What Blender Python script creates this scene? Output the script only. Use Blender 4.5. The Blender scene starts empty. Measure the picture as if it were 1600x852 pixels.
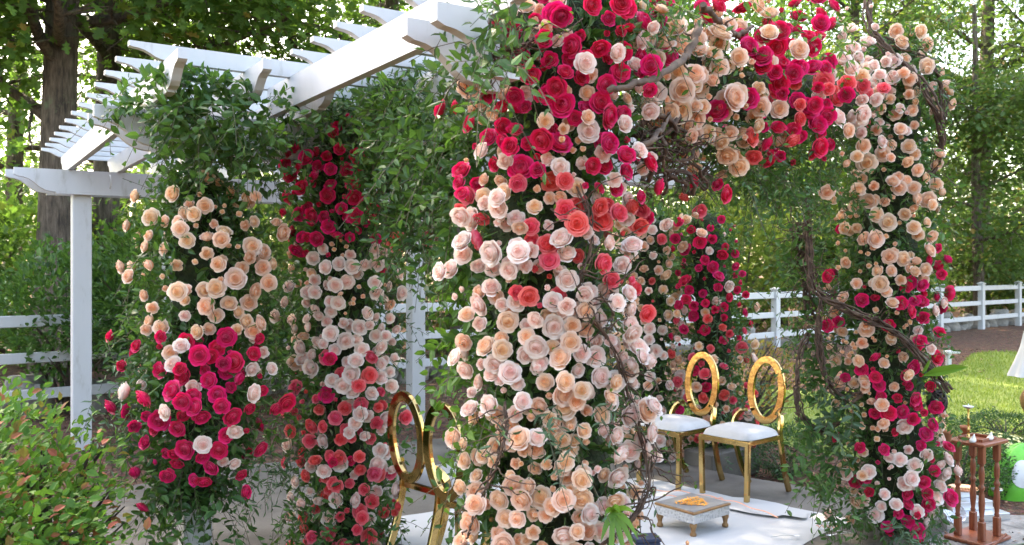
import bpy, math, random
import numpy as np
from mathutils import Vector, Matrix

RNG = np.random.default_rng(7)
random.seed(7)
R = math.radians
scene = bpy.context.scene
col = scene.collection
F, CX, HY, CH = 1350.0, 800.0, 415.0, 1.63      # focal length in px of the 1600 px photo, principal x, horizon y, camera height

# ------------------------------------------------------------------ camera, sky, sun, exposure
cam_d = bpy.data.cameras.new('camera')
cam = bpy.data.objects.new('camera', cam_d); col.objects.link(cam)
cam.location = (0, 0, CH); cam.rotation_euler = (R(90), 0, 0)
cam_d.sensor_width = 36; cam_d.lens = F / 1600 * 36; cam_d.shift_y = -11 / 1600
cam_d.clip_start = 0.05; cam_d.clip_end = 500
cam_d.dof.use_dof = True; cam_d.dof.focus_distance = 4.2; cam_d.dof.aperture_fstop = 5.6
scene.camera = cam

SUN_EL, SUN_AZ = 48, -38        # azimuth measured from +Y towards +X
world = bpy.data.worlds.new('World'); scene.world = world; world.use_nodes = True
wn = world.node_tree; wn.nodes.clear()
sky = wn.nodes.new('ShaderNodeTexSky'); sky.sky_type = 'NISHITA'; sky.sun_disc = False
sky.sun_elevation = R(SUN_EL); sky.sun_rotation = R(SUN_AZ)
sky.air_density = 1.0; sky.dust_density = 3.0; sky.ozone_density = 0.6
bg = wn.nodes.new('ShaderNodeBackground'); bg.inputs['Strength'].default_value = 0.15
wo = wn.nodes.new('ShaderNodeOutputWorld')
wn.links.new(sky.outputs[0], bg.inputs[0]); wn.links.new(bg.outputs[0], wo.inputs[0])
sd = bpy.data.lights.new('sun', 'SUN'); sd.energy = 2.0; sd.angle = R(0.5); sd.color = (1, .95, .86)
sun = bpy.data.objects.new('sun', sd); col.objects.link(sun)
sdir = Vector((math.sin(R(SUN_AZ)) * math.cos(R(SUN_EL)), math.cos(R(SUN_AZ)) * math.cos(R(SUN_EL)), math.sin(R(SUN_EL))))
sun.rotation_euler = sdir.to_track_quat('Z', 'Y').to_euler()
scene.view_settings.view_transform = 'Standard'
scene.view_settings.look = 'None'; scene.view_settings.gamma = 1
scene.view_settings.use_curve_mapping = False
scene.view_settings.exposure = 3.2
scene.view_settings.use_white_balance = True; scene.view_settings.white_balance_temperature = 7900; scene.view_settings.white_balance_tint = 12
scene.cycles.max_bounces = 8; scene.cycles.diffuse_bounces = 4; scene.cycles.glossy_bounces = 4
scene.cycles.transmission_bounces = 4; scene.cycles.transparent_max_bounces = 6
scene.cycles.use_denoising = True
scene.cycles.sample_clamp_indirect = 6
scene.cycles.caustics_reflective = False; scene.cycles.caustics_refractive = False

# ------------------------------------------------------------------ materials
def srgb(h):
    h = h.lstrip('#'); c = [int(h[i:i+2], 16) / 255 for i in (0, 2, 4)]
    return tuple((x / 12.92 if x <= .04045 else ((x + .055) / 1.055) ** 2.4) for x in c) + (1,)

class NT:
    def __init__(s, name):
        s.m = bpy.data.materials.new(name); s.m.use_nodes = True
        s.t = s.m.node_tree; s.t.nodes.clear()
        s.out = s.t.nodes.new('ShaderNodeOutputMaterial')
        s.p = s.t.nodes.new('ShaderNodeBsdfPrincipled')
        s.t.links.new(s.p.outputs[0], s.out.inputs[0])
    def n(s, typ, **kw):
        nd = s.t.nodes.new(typ)
        for k, v in kw.items(): setattr(nd, k, v)
        return nd
    def l(s, a, b): s.t.links.new(a, b)
    def set(s, **kw):
        for k, v in kw.items(): s.p.inputs[k.replace('_', ' ')].default_value = v
        return s
    def coord(s, kind='Object'):
        return s.n('ShaderNodeTexCoord').outputs[kind]
    def mapping(s, vec, scale):
        m = s.n('ShaderNodeMapping'); m.inputs['Scale'].default_value = scale
        s.l(vec, m.inputs['Vector']); return m.outputs[0]
    def noise(s, vec, scale, detail=5, rough=.6):
        t = s.n('ShaderNodeTexNoise'); t.inputs['Scale'].default_value = scale
        t.inputs['Detail'].default_value = detail; t.inputs['Roughness'].default_value = rough
        s.l(vec, t.inputs['Vector']); return t.outputs['Fac']
    def ramp(s, fac, stops, interp='LINEAR'):
        r = s.n('ShaderNodeValToRGB'); r.color_ramp.interpolation = interp
        e = r.color_ramp.elements
        while len(e) < len(stops): e.new(.5)
        for x, (p, c) in zip(e, stops):
            x.position = p; x.color = c if len(c) == 4 else (*c, 1)
        s.l(fac, r.inputs[0]); return r.outputs[0]
    def bump(s, h, strength=.3, dist=.01):
        b = s.n('ShaderNodeBump'); b.inputs['Strength'].default_value = strength
        b.inputs['Distance'].default_value = dist
        s.l(h, b.inputs['Height']); s.l(b.outputs[0], s.p.inputs['Normal'])
    def mix(s, fac, a, b, blend='MIX'):
        m = s.n('ShaderNodeMix', data_type='RGBA', blend_type=blend)
        for v, i in ((fac, 0), (a, 6), (b, 7)):
            if hasattr(v, 'is_linked') or hasattr(v, 'links'): s.l(v, m.inputs[i])
            else: m.inputs[i].default_value = v
        return m.outputs[2]

M = {}
def leaf_mat(name, stops, trans, rough=.42, tfac=.35):
    """leaf: each leaf takes its own pigment from the ramp; light passes through it a little."""
    k = NT(name)
    geo = k.n('ShaderNodeNewGeometry')
    c = k.ramp(geo.outputs['Random Per Island'], stops)
    k.l(c, k.p.inputs['Base Color']); k.set(Roughness=rough); k.p.inputs['Specular IOR Level'].default_value = .32
    tr = k.n('ShaderNodeBsdfTranslucent'); tr.inputs[0].default_value = trans
    mx = k.n('ShaderNodeMixShader'); mx.inputs[0].default_value = tfac
    k.l(k.p.outputs[0], mx.inputs[1]); k.l(tr.outputs[0], mx.inputs[2]); k.l(mx.outputs[0], k.out.inputs[0])
    M[name] = k.m
leaf_mat('smilax_leaf', [(0, (.02, .06, .016)), (.5, (.04, .105, .026)), (.85, (.07, .155, .04)), (1, (.13, .24, .07))], (.12, .28, .04, 1), .36, .28)
leaf_mat('fresh_leaf', [(0, (.035, .09, .018)), (.5, (.06, .15, .028)), (1, (.13, .25, .05))], (.2, .42, .05, 1), .38, .35)
leaf_mat('greygreen_leaf', [(0, (.045, .10, .055)), (1, (.12, .2, .11))], (.1, .2, .06, 1), .5, .22)
leaf_mat('oak_leaf', [(0, (.03, .075, .018)), (.6, (.065, .145, .03)), (.93, (.08, .15, .025)), (.97, (.2, .14, .03)), (1, (.24, .12, .03))], (.18, .36, .05, 1), .55, .38)
leaf_mat('maple_leaf', [(0, (.03, .075, .018)), (.6, (.055, .12, .028)), (.9, (.1, .16, .035)), (.97, (.25, .2, .04)), (1, (.3, .15, .04))], (.15, .27, .045, 1), .55, .34)
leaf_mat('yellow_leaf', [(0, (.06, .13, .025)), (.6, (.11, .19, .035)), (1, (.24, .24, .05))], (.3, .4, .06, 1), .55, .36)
leaf_mat('azalea_leaf', [(0, (.035, .11, .014)), (.45, (.07, .19, .022)), (.8, (.09, .22, .035)), (.87, (.14, .2, .03)), (.9, (.3, .06, .035)), (1, (.42, .09, .06))], (.15, .33, .045, 1), .55, .33)
leaf_mat('boxwood_leaf', [(0, (.02, .06, .02)), (1, (.05, .12, .035))], (.1, .22, .04, 1), .4, .25)
leaf_mat('bromeliad_leaf', [(0, (.07, .18, .02)), (1, (.13, .27, .03))], (.25, .42, .04, 1), .35, .3)
leaf_mat('grass_blade', [(0, (.14, .21, .035)), (.6, (.22, .3, .055)), (1, (.36, .35, .11))], (.3, .4, .06, 1), .55, .35)
leaf_mat('red_shrub_leaf', [(0, (.06, .12, .02)), (.5, (.14, .2, .04)), (.75, (.28, .1, .05)), (1, (.4, .13, .09))], (.45, .35, .08, 1), .5, .4)
leaf_mat('yellow_petal', [(0, (.75, .65, .2)), (1, (.85, .82, .5))], (.6, .55, .2, 1), .5, .2)

def rose_mat(name, stops, hue, tl):
    """petal pigment runs from the heart of the rose to its outer petals; every rose a little different."""
    k = NT(name)
    oc = k.coord('Object')
    sep = k.n('ShaderNodeSeparateXYZ'); k.l(oc, sep.inputs[0])
    cmb = k.n('ShaderNodeCombineXYZ'); k.l(sep.outputs[0], cmb.inputs[0]); k.l(sep.outputs[1], cmb.inputs[1])
    ln = k.n('ShaderNodeVectorMath', operation='LENGTH'); k.l(cmb.outputs[0], ln.inputs[0])
    ns = k.noise(oc, 2.2, 3)
    ad = k.n('ShaderNodeMath', operation='MULTIPLY_ADD'); k.l(ns, ad.inputs[0]); ad.inputs[1].default_value = .3
    at_ = k.n('ShaderNodeAttribute', attribute_name='rim')        # 0 at a petal's foot, 1 at its edge: the pigment thins towards the edge
    rm = k.n('ShaderNodeMath', operation='MULTIPLY'); k.l(at_.outputs['Fac'], rm.inputs[0]); rm.inputs[1].default_value = .5
    l2 = k.n('ShaderNodeMath', operation='MULTIPLY_ADD'); k.l(ln.outputs['Value'], l2.inputs[0]); l2.inputs[1].default_value = .55; k.l(rm.outputs[0], l2.inputs[2])
    k.l(l2.outputs[0], ad.inputs[2])
    sb = k.n('ShaderNodeMath', operation='SUBTRACT'); k.l(ad.outputs[0], sb.inputs[0]); sb.inputs[1].default_value = .15
    c = k.ramp(sb.outputs[0], stops)
    oi = k.n('ShaderNodeObjectInfo')
    hs = k.n('ShaderNodeHueSaturation')
    mr = k.n('ShaderNodeMapRange'); k.l(oi.outputs['Random'], mr.inputs[0]); mr.inputs[3].default_value = .5 - hue; mr.inputs[4].default_value = .5 + hue
    k.l(mr.outputs[0], hs.inputs['Hue'])
    m2 = k.n('ShaderNodeMath', operation='MULTIPLY'); k.l(oi.outputs['Random'], m2.inputs[0]); m2.inputs[1].default_value = 7.31
    m3 = k.n('ShaderNodeMath', operation='FRACT'); k.l(m2.outputs[0], m3.inputs[0])
    mv = k.n('ShaderNodeMapRange'); k.l(m3.outputs[0], mv.inputs[0]); mv.inputs[3].default_value = .86; mv.inputs[4].default_value = 1.03
    k.l(mv.outputs[0], hs.inputs['Value']); k.l(c, hs.inputs['Color'])
    k.l(hs.outputs[0], k.p.inputs['Base Color']); k.set(Roughness=.55)
    k.p.inputs['Sheen Weight'].default_value = .15
    tr = k.n('ShaderNodeBsdfTranslucent'); k.l(hs.outputs[0], tr.inputs[0])
    mx = k.n('ShaderNodeMixShader'); mx.inputs[0].default_value = tl
    k.l(k.p.outputs[0], mx.inputs[1]); k.l(tr.outputs[0], mx.inputs[2]); k.l(mx.outputs[0], k.out.inputs[0])
    M[name] = k.m
rose_mat('crimson', [(0, (.30, .0, .02)), (.35, (.52, .002, .055)), (.65, (.80, .006, .105)), (1, (.92, .016, .18))], .008, .2)
rose_mat('coral', [(0, (.58, .01, .03)), (.35, (.80, .045, .075)), (.65, (.92, .12, .15)), (1, (.95, .26, .27))], .012, .22)
rose_mat('blush', [(0, (.88, .26, .20)), (.25, (.92, .46, .37)), (.5, (.95, .70, .60)), (.8, (.96, .83, .75)), (1, (.96, .87, .80))], .006, .25)
rose_mat('peach', [(0, (.90, .28, .08)), (.3, (.94, .47, .22)), (.6, (.95, .67, .47)), (1, (.95, .79, .67))], .01, .25)

def simple(name, color, rough=.5, metal=0, bump=None, var=None, spec=.5):
    k = NT(name); k.set(Base_Color=color, Roughness=rough, Metallic=metal)
    oc = k.coord('Object')
    if var:
        f = k.noise(oc, var[0], 5)
        k.l(k.ramp(f, [(.3, color), (.7, var[1])]), k.p.inputs['Base Color'])
    if bump: k.bump(k.noise(oc, bump[0], 6), bump[1], bump[2])
    M[name] = k.m; return k
simple('green_stem', (.1, .2, .04, 1), .5, var=(30, (.06, .13, .03, 1)))
simple('dark_stem', (.05, .07, .025, 1), .6, var=(30, (.09, .06, .03, 1)))
k = simple('white_paint', (.78, .79, .80, 1), .42)
oc = k.coord('Object'); st = k.noise(k.mapping(oc, (3, 3, .8)), 2.5, 8, .7)
k.l(k.ramp(st, [(.28, (.36, .35, .32)), (.42, (.5, .505, .505)), (1, (.56, .565, .57))]), k.p.inputs['Base Color']); k.bump(k.noise(oc, 60, 3), .08, .002)
simple('cushion_white', (.56, .55, .53, 1), .5, bump=(14, .35, .008), var=(9, (.48, .47, .45, 1)))
simple('fabric_white', (.52, .52, .51, 1), .85, bump=(25, .25, .004))
k = simple('gold', (.62, .42, .17, 1), .1, 1, bump=(12, .2, .01), var=(8, (.48, .31, .11, 1)))
k = simple('gold_leaf', (.9, .6, .2, 1), .25, 1, bump=(60, .4, .003))
k = simple('silver', (.62, .63, .65, 1), .38, 1, bump=(40, .1, .002))
k = simple('grey_plate', (.26, .27, .28, 1), .45, .6, bump=(60, .2, .002), var=(14, (.34, .35, .36, 1)))
simple('copper', (.75, .36, .2, 1), .25, 1)
k = NT('hammered_silver'); oc = k.coord('Object'); v = k.n('ShaderNodeTexVoronoi'); v.inputs['Scale'].default_value = 55; k.l(oc, v.inputs[0])
k.l(k.ramp(v.outputs['Distance'], [(0, (.36, .37, .39)), (.5, (.6, .61, .63))]), k.p.inputs['Base Color']); k.set(Roughness=.35, Metallic=.75)
k.bump(v.outputs['Distance'], .8, .006); M['hammered_silver'] = k.m
k = NT('turned_wood'); oc = k.coord('Object'); w = k.noise(k.mapping(oc, (30, 30, 3)), 3, 6)
k.l(k.ramp(w, [(.3, (.16, .04, .018)), (.7, (.30, .09, .04))]), k.p.inputs['Base Color']); k.set(Roughness=.35); k.bump(w, .1, .003); M['turned_wood'] = k.m
simple('carved_brown', (.22, .1, .04, 1), .4, .2, bump=(50, .3, .004), var=(20, (.35, .2, .08, 1)))
simple('terracotta', (.42, .15, .07, 1), .85, bump=(40, .2, .003), var=(12, (.5, .22, .12, 1)))
k = simple('marigold', (.9, .33, .03, 1), .8, bump=(120, .6, .004), var=(40, (.95, .5, .1, 1)))
simple('white_ceramic', (.8, .79, .76, 1), .25)
simple('bag_patch', (.6, .61, .6, 1), .5, bump=(12, .3, .01))
simple('navy_cloth', (.018, .028, .06, 1), .7, bump=(50, .2, .003))
simple('green_bag', (.09, .42, .035, 1), .4, bump=(9, .5, .02), var=(5, (.14, .55, .06, 1)))
k = NT('dark_mesh'); oc = k.coord('Object'); v = k.n('ShaderNodeTexVoronoi'); v.inputs['Scale'].default_value = 60; k.l(oc, v.inputs[0])
k.l(k.ramp(v.outputs['Distance'], [(.25, (.012, .02, .01)), (.5, (.12, .4, .05))]), k.p.inputs['Base Color']); k.set(Roughness=.6); M['dark_mesh'] = k.m
simple('dark_wicker', (.03, .02, .015, 1), .7, bump=(60, .6, .005))
simple('olive_crate', (.13, .14, .09, 1), .6, var=(8, (.18, .19, .13, 1)))
simple('peach_trim', (.85, .42, .28, 1), .6)
k = NT('bark'); oc = k.coord('Object')
mp = k.mapping(oc, (9, 9, 1.5)); n1 = k.noise(mp, 2.2, 8, .7); n2 = k.noise(oc, 3.5, 4)
c1 = k.ramp(n1, [(.35, (.028, .02, .015)), (.5, (.10, .075, .055)), (.7, (.2, .155, .115))])
c2 = k.ramp(n2, [(.55, (0, 0, 0)), (.68, (1, 1, 1))])
k.l(k.mix(c2, c1, (.13, .15, .085, 1)), k.p.inputs['Base Color']); k.set(Roughness=.9); k.bump(n1, 1, .06); M['bark'] = k.m
k = NT('grapevine'); oc = k.coord('Object'); n1 = k.noise(oc, 25, 6)
k.l(k.ramp(n1, [(.3, (.035, .02, .013)), (.55, (.10, .06, .04)), (.8, (.22, .15, .10))]), k.p.inputs['Base Color']); k.set(Roughness=.85); k.bump(n1, .6, .006); M['grapevine'] = k.m
k = NT('driftwood'); oc = k.coord('Object'); n1 = k.noise(oc, 18, 6)
k.l(k.ramp(n1, [(.3, (.05, .03, .02)), (.7, (.16, .105, .07))]), k.p.inputs['Base Color']); k.set(Roughness=.8); k.bump(n1, .5, .006); M['driftwood'] = k.m
k = NT('concrete'); oc = k.coord('Object'); a = k.noise(oc, 1.6, 8, .65); b = k.noise(oc, 90, 3)
ca = k.ramp(a, [(.3, (.06, .052, .042)), (.48, (.12, .106, .088)), (.7, (.185, .166, .14))])
cb = k.ramp(b, [(.3, (.78, .78, .78)), (.7, (1.1, 1.1, 1.1))])
k.l(k.mix(.6, ca, cb, 'MULTIPLY'), k.p.inputs['Base Color']); k.set(Roughness=.75); k.bump(b, .25, .002); M['concrete'] = k.m
k = NT('mulch'); oc = k.coord('Object'); v = k.n('ShaderNodeTexVoronoi'); v.inputs['Scale'].default_value = 38; k.l(k.mapping(oc, (1, 1.6, 1)), v.inputs[0])
n1 = k.noise(oc, 12, 6)
cc = k.ramp(n1, [(.3, (.055, .024, .013)), (.5, (.17, .078, .043)), (.75, (.34, .17, .10))])
k.l(k.mix(.55, cc, v.outputs['Color'], 'MULTIPLY'), k.p.inputs['Base Color']); k.set(Roughness=.95)
k.bump(v.outputs['Distance'], 1, .03); M['mulch'] = k.m
k = NT('mulch_chip'); geo = k.n('ShaderNodeNewGeometry')
k.l(k.ramp(geo.outputs['Random Per Island'], [(0, (.03, .015, .01)), (.5, (.14, .07, .045)), (.9, (.28, .16, .1)), (1, (.42, .22, .12))]), k.p.inputs['Base Color']); k.set(Roughness=.9); M['mulch_chip'] = k.m
k = NT('turf'); oc = k.coord('Object'); n1 = k.noise(oc, 1.1, 6); n2 = k.noise(oc, 45, 5)
c1 = k.ramp(n1, [(.35, (.14, .2, .035)), (.6, (.22, .28, .055)), (.8, (.32, .31, .09))])
k.l(k.mix(.6, c1, k.ramp(n2, [(.3, (.4, .45, .3)), (.7, (1.2, 1.2, 1.1))]), 'MULTIPLY'), k.p.inputs['Base Color']); k.set(Roughness=.9); k.bump(n2, .8, .03); M['turf'] = k.m
k = NT('stone'); oc = k.coord('Object'); n1 = k.noise(oc, 7, 8)
k.l(k.ramp(n1, [(.3, (.12, .115, .105)), (.7, (.36, .34, .31))]), k.p.inputs['Base Color']); k.set(Roughness=.9); k.bump(n1, .8, .03); M['stone'] = k.m

k = NT('shade_moss'); oc = k.coord('Object'); n1 = k.noise(oc, 22, 6)
k.l(k.ramp(n1, [(.3, (.012, .018, .007)), (.6, (.03, .05, .015)), (.8, (.06, .06, .03))]), k.p.inputs['Base Color']); k.set(Roughness=1.0); k.bump(n1, 1, .05); M['shade_moss'] = k.m  # near-black green, gives the gaps between blooms their shade
# ------------------------------------------------------------------ mesh helpers
class MB:
    """collects triangle and quad batches with a material slot each, builds ONE mesh object"""
    def __init__(s): s.v = []; s.f = []; s.n = 0
    def add(s, v, f, slot=0, smooth=False):
        v = np.asarray(v, dtype=np.float64).reshape(-1, 3); f = np.asarray(f, dtype=np.int64)
        s.v.append(v); s.f.append((f + s.n, slot, smooth)); s.n += len(v)
    def merge(s, o):
        for v in o.v: s.v.append(v)
        for f, a, b in o.f: s.f.append((f + s.n, a, b))
        s.n += o.n
    def mesh(s, name, mats):
        me = bpy.data.meshes.new(name)
        v = np.concatenate(s.v)
        loops = np.concatenate([f.ravel() for f, _, _ in s.f])
        tot = np.concatenate([np.full(len(f), f.shape[1]) for f, _, _ in s.f])
        mi = np.concatenate([np.full(len(f), a) for f, a, _ in s.f])
        sm = np.concatenate([np.full(len(f), b) for f, _, b in s.f])
        me.vertices.add(len(v)); me.vertices.foreach_set('co', v.astype(np.float32).ravel())
        me.loops.add(len(loops)); me.loops.foreach_set('vertex_index', loops.astype(np.int32))
        me.polygons.add(len(tot))
        st = np.concatenate([[0], np.cumsum(tot)[:-1]])
        me.polygons.foreach_set('loop_start', st.astype(np.int32))
        me.polygons.foreach_set('material_index', mi.astype(np.int32))
        me.polygons.foreach_set('use_smooth', sm.astype(bool))
        for m in (mats if isinstance(mats, (list, tuple)) else [mats]): me.materials.append(M[m])
        me.update(calc_edges=True); me.validate()
        return me
    def build(s, name, mats, parent=None):
        o = bpy.data.objects.new(name, s.mesh(name, mats)); col.objects.link(o)
        if parent is not None: o.parent = parent
        return o

def tag(o, label=None, cat=None, group=None, kind=None):
    if label: o['label'] = label
    if cat: o['category'] = cat
    if group: o['group'] = group
    if kind: o['kind'] = kind
    return o
def thing(name, label, cat, loc=(0, 0, 0), rz=0, group=None):
    o = bpy.data.objects.new(name, None); col.objects.link(o)
    o.location = loc; o.rotation_euler = (0, 0, rz); o.empty_display_size = .1
    return tag(o, label, cat, group)
def children(o): return [c for c in scene.objects if c.parent == o]
def copy_tree(o, parent=None):
    c = o.copy(); col.objects.link(c); c.parent = parent
    for ch in children(o): copy_tree(ch, c)
    return c

def at(px, py, D):
    return np.array([(px - CX) / F * D, D, CH - (py - HY) / F * D])
def nrm(a): return a / np.maximum(np.linalg.norm(a, axis=-1, keepdims=True), 1e-9)

def tube(mb, pts, rad, sides=8, slot=0, cap=True):
    P = np.asarray(pts, float); n = len(P); r = np.broadcast_to(np.asarray(rad, float), (n,))
    T = nrm(np.gradient(P, axis=0)); ref = np.array([0, 0, 1.]) if abs(T[0, 2]) < .9 else np.array([1., 0, 0])
    V = []; prev = nrm(np.cross(T[0], ref))
    a = np.linspace(0, 2 * np.pi, sides, endpoint=False)
    for i in range(n):
        prev = nrm(prev - T[i] * np.dot(prev, T[i])); bi = np.cross(T[i], prev)
        V.append(P[i] + r[i] * (np.cos(a)[:, None] * prev + np.sin(a)[:, None] * bi))
    V = np.concatenate(V); q = []
    for i in range(n - 1):
        for j in range(sides):
            q.append((i * sides + j, i * sides + (j + 1) % sides, (i + 1) * sides + (j + 1) % sides, (i + 1) * sides + j))
    mb.add(V, q, slot, True)
    if cap:
        for e, c in ((0, P[0]), ((n - 1) * sides, P[-1])):
            vv = np.vstack([V[e:e + sides], c])
            mb.add(vv, [(j, (j + 1) % sides, sides) for j in range(sides)], slot, False)
def smooth_path(pts, n=24):
    P = np.asarray(pts, float); m = len(P)
    if m < 3: return np.array([P[0] + (P[-1] - P[0]) * t for t in np.linspace(0, 1, n)])
    E = np.vstack([2 * P[0] - P[1], P, 2 * P[-1] - P[-2]]); out = []
    for t in np.linspace(0, m - 1 - 1e-6, n):
        i = int(t); f = t - i; a, b, c, d = E[i:i + 4]
        out.append(.5 * ((2 * b) + (-a + c) * f + (2 * a - 5 * b + 4 * c - d) * f * f + (-a + 3 * b - 3 * c + d) * f ** 3))
    return np.array(out)
def box(mb, c, s, rz=0, slot=0, bev=.004):
    """box with small bevels; c = centre, s = full size"""
    hx, hy, hz = s[0] / 2, s[1] / 2, s[2] / 2; b = min(bev, hx * .4, hy * .4, hz * .4)
    V = []; F_ = []
    import itertools
    idx = {}
    for sx, sy, sz in itertools.product((-1, 1), repeat=3):
        for ax in range(3):
            p = [sx * hx, sy * hy, sz * hz]
            for k_ in range(3):
                if k_ != ax: p[k_] -= (sx, sy, sz)[k_] * b
            idx[(sx, sy, sz, ax)] = len(V); V.append(p)
    def g(sx, sy, sz, ax): return idx[(sx, sy, sz, ax)]
    quads = []; tris = []
    for ax in range(3):
        o1, o2 = [(1, 2), (0, 2), (0, 1)][ax]
        for s_ in (-1, 1):
            cyc = []
            for a, b_ in ((-1, -1), (1, -1), (1, 1), (-1, 1)):
                t = [0, 0, 0]; t[ax] = s_; t[o1] = a; t[o2] = b_; cyc.append(g(*t, ax))
            quads.append(cyc)
    for ax in range(3):
        o1, o2 = [(1, 2), (0, 2), (0, 1)][ax]
        for a, b_ in itertools.product((-1, 1), repeat=2):
            t0 = [0, 0, 0]; t1 = [0, 0, 0]
            t0[ax] = -1; t1[ax] = 1
            for t in (t0, t1): t[o1] = a; t[o2] = b_
            quads.append([g(*t0, o1), g(*t1, o1), g(*t1, o2), g(*t0, o2)])
    for t in itertools.product((-1, 1), repeat=3): tris.append([g(*t, 0), g(*t, 1), g(*t, 2)])
    V = np.array(V); ca, sa = math.cos(rz), math.sin(rz)
    V = np.stack([V[:, 0] * ca - V[:, 1] * sa, V[:, 0] * sa + V[:, 1] * ca, V[:, 2]], 1) + np.array(c)
    mb.add(V, quads, slot); mb.add(V, tris, slot)
def lathe(mb, prof, c, sides=20, slot=0):
    """prof = [(r, z)...] about a vertical axis through c"""
    a = np.linspace(0, 2 * np.pi, sides, endpoint=False); V = []
    for r, z in prof: V.append(np.stack([c[0] + r * np.cos(a), c[1] + r * np.sin(a), np.full(sides, c[2] + z)], 1))
    V = np.concatenate(V); q = []
    for i in range(len(prof) - 1):
        for j in range(sides): q.append((i * sides + j, i * sides + (j + 1) % sides, (i + 1) * sides + (j + 1) % sides, (i + 1) * sides + j))
    mb.add(V, q, slot, True)
def prism(mb, prof, origin, ds, dn, thick, slot=0):
    """side profile [(s, z)...] placed along ds, thickness along dn; caps are fans split through bmesh-free ear clipping"""
    from mathutils.geometry import tessellate_polygon
    n = len(prof); o = np.array(origin, float); ds = np.array(ds, float); dn = np.array(dn, float)
    A = np.array([o + ds * s + np.array([0, 0, z]) - dn * thick / 2 for s, z in prof])
    B = A + dn * thick
    t = tessellate_polygon([[Vector((s, z, 0)) for s, z in prof]])
    mb.add(A, [tuple(x) for x in t], slot); mb.add(B, [tuple(reversed(x)) for x in t], slot)
    mb.add(np.vstack([A, B]), [(i, (i + 1) % n, n + (i + 1) % n, n + i) for i in range(n)], slot)

# leaf templates (x along the leaf 0..1, y across, z up), triangles
LEAF_V = np.array([(0, 0, 0), (.3, -.46, .10), (.28, 0, 0), (.3, .46, .10), (.68, -.40, .05), (.66, 0, -.06), (.68, .40, .05), (1, 0, -.2)])
LEAF_F = np.array([(0, 1, 2), (0, 2, 3), (1, 4, 5), (1, 5, 2), (2, 5, 6), (2, 6, 3), (4, 7, 5), (5, 7, 6)])
OAK_V = np.array([(0, 0, 0), (.22, .14, 0), (.3, .5, .06), (.45, .2, .02), (.58, .62, .05), (.72, .2, 0), (.86, .3, 0), (1, 0, -.1),
                  (.86, -.3, 0), (.72, -.2, 0), (.58, -.62, .05), (.45, -.2, .02), (.3, -.5, .06), (.22, -.14, 0), (.5, 0, -.03)])
OAK_F = np.array([(14, i, i + 1) for i in range(13)] + [(14, 13, 0)])
SIMPLE_V = np.array([(0, 0, 0), (.5, -.5, .06), (.5, .5, .06), (1, 0, -.1), (.5, 0, -.02)])
SIMPLE_F = np.array([(0, 1, 4), (0, 4, 2), (1, 3, 4), (4, 3, 2)])
def leaves(mb, pos, d, up, length, wr, slot=0, T=(LEAF_V, LEAF_F)):
    tv, tf = T; n = len(pos)
    if n == 0: return
    x = nrm(d); y = nrm(np.cross(up, x)); z = np.cross(x, y)
    L = np.broadcast_to(np.asarray(length, float), (n,))[:, None, None]; W = np.broadcast_to(np.asarray(wr, float), (n,))[:, None, None]
    P = pos[:, None, :] + L * (tv[None, :, 0:1] * x[:, None, :] + W * tv[None, :, 1:2] * y[:, None, :] + tv[None, :, 2:3] * z[:, None, :] * .8)
    f = tf[None] + (np.arange(n) * len(tv))[:, None, None]
    mb.add(P.reshape(-1, 3), f.reshape(-1, 3), slot)
def stems(mb, P, rad, slot):
    """P (n, k, 3): n thin three-sided stems"""
    n, k_, _ = P.shape
    T = nrm(P[:, -1] - P[:, 0]); a = nrm(np.cross(T, RNG.normal(size=(n, 3)))); b = np.cross(T, a)
    V = np.stack([P + rad * (math.cos(t) * a + math.sin(t) * b)[:, None, :] for t in (0, 2.09, 4.19)], 2)
    q = []
    for i in range(k_ - 1):
        for j in range(3): q.append((i * 3 + j, i * 3 + (j + 1) % 3, (i + 1) * 3 + (j + 1) % 3, (i + 1) * 3 + j))
    f = np.array(q)[None] + (np.arange(n) * k_ * 3)[:, None, None]
    mb.add(V.reshape(-1, 3), f.reshape(-1, 4), slot)
def sprigs(mb, p, d, L, droop, K, leafL, wr, slot=0, stem_slot=1, spread=1.0, T=(LEAF_V, LEAF_F), stem_r=.0014):
    n = len(p)
    if n == 0: return
    d = nrm(d); L = np.broadcast_to(np.asarray(L, float), (n,))[:, None]; g = np.array([0, 0, -1.]) * droop
    dr = RNG.uniform(.4, 1.5, (n, 1)); sway = RNG.normal(size=(n, 3)) * .25
    def pt(s): return p + d * L * s + (g * dr + sway) * L * s * s
    stems(mb, np.stack([pt(s) for s in (0, .35, .7, 1.)], 1), stem_r, stem_slot)
    side = nrm(np.cross(d, RNG.normal(size=(n, 3))))
    for k_ in range(K):
        s = (k_ + .6) / K; pos = pt(s); tan = nrm(d + 2 * s * (g * dr + sway))
        side = nrm(side - tan * np.sum(side * tan, 1, keepdims=True))
        sg = 1 if k_ % 2 else -1
        ld = tan * .55 + sg * side * spread + RNG.normal(size=(n, 3)) * .28
        up = np.cross(tan, side) + RNG.normal(size=(n, 3)) * .35 + np.array([0, -.25, .5])
        sz = leafL * RNG.uniform(.65, 1.2, n) * (1 - .35 * s)
        leaves(mb, pos, ld, up, sz, wr * RNG.uniform(.85, 1.15, n), slot, T)
        side = nrm(side + RNG.normal(size=(n, 3)) * .35)

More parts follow.
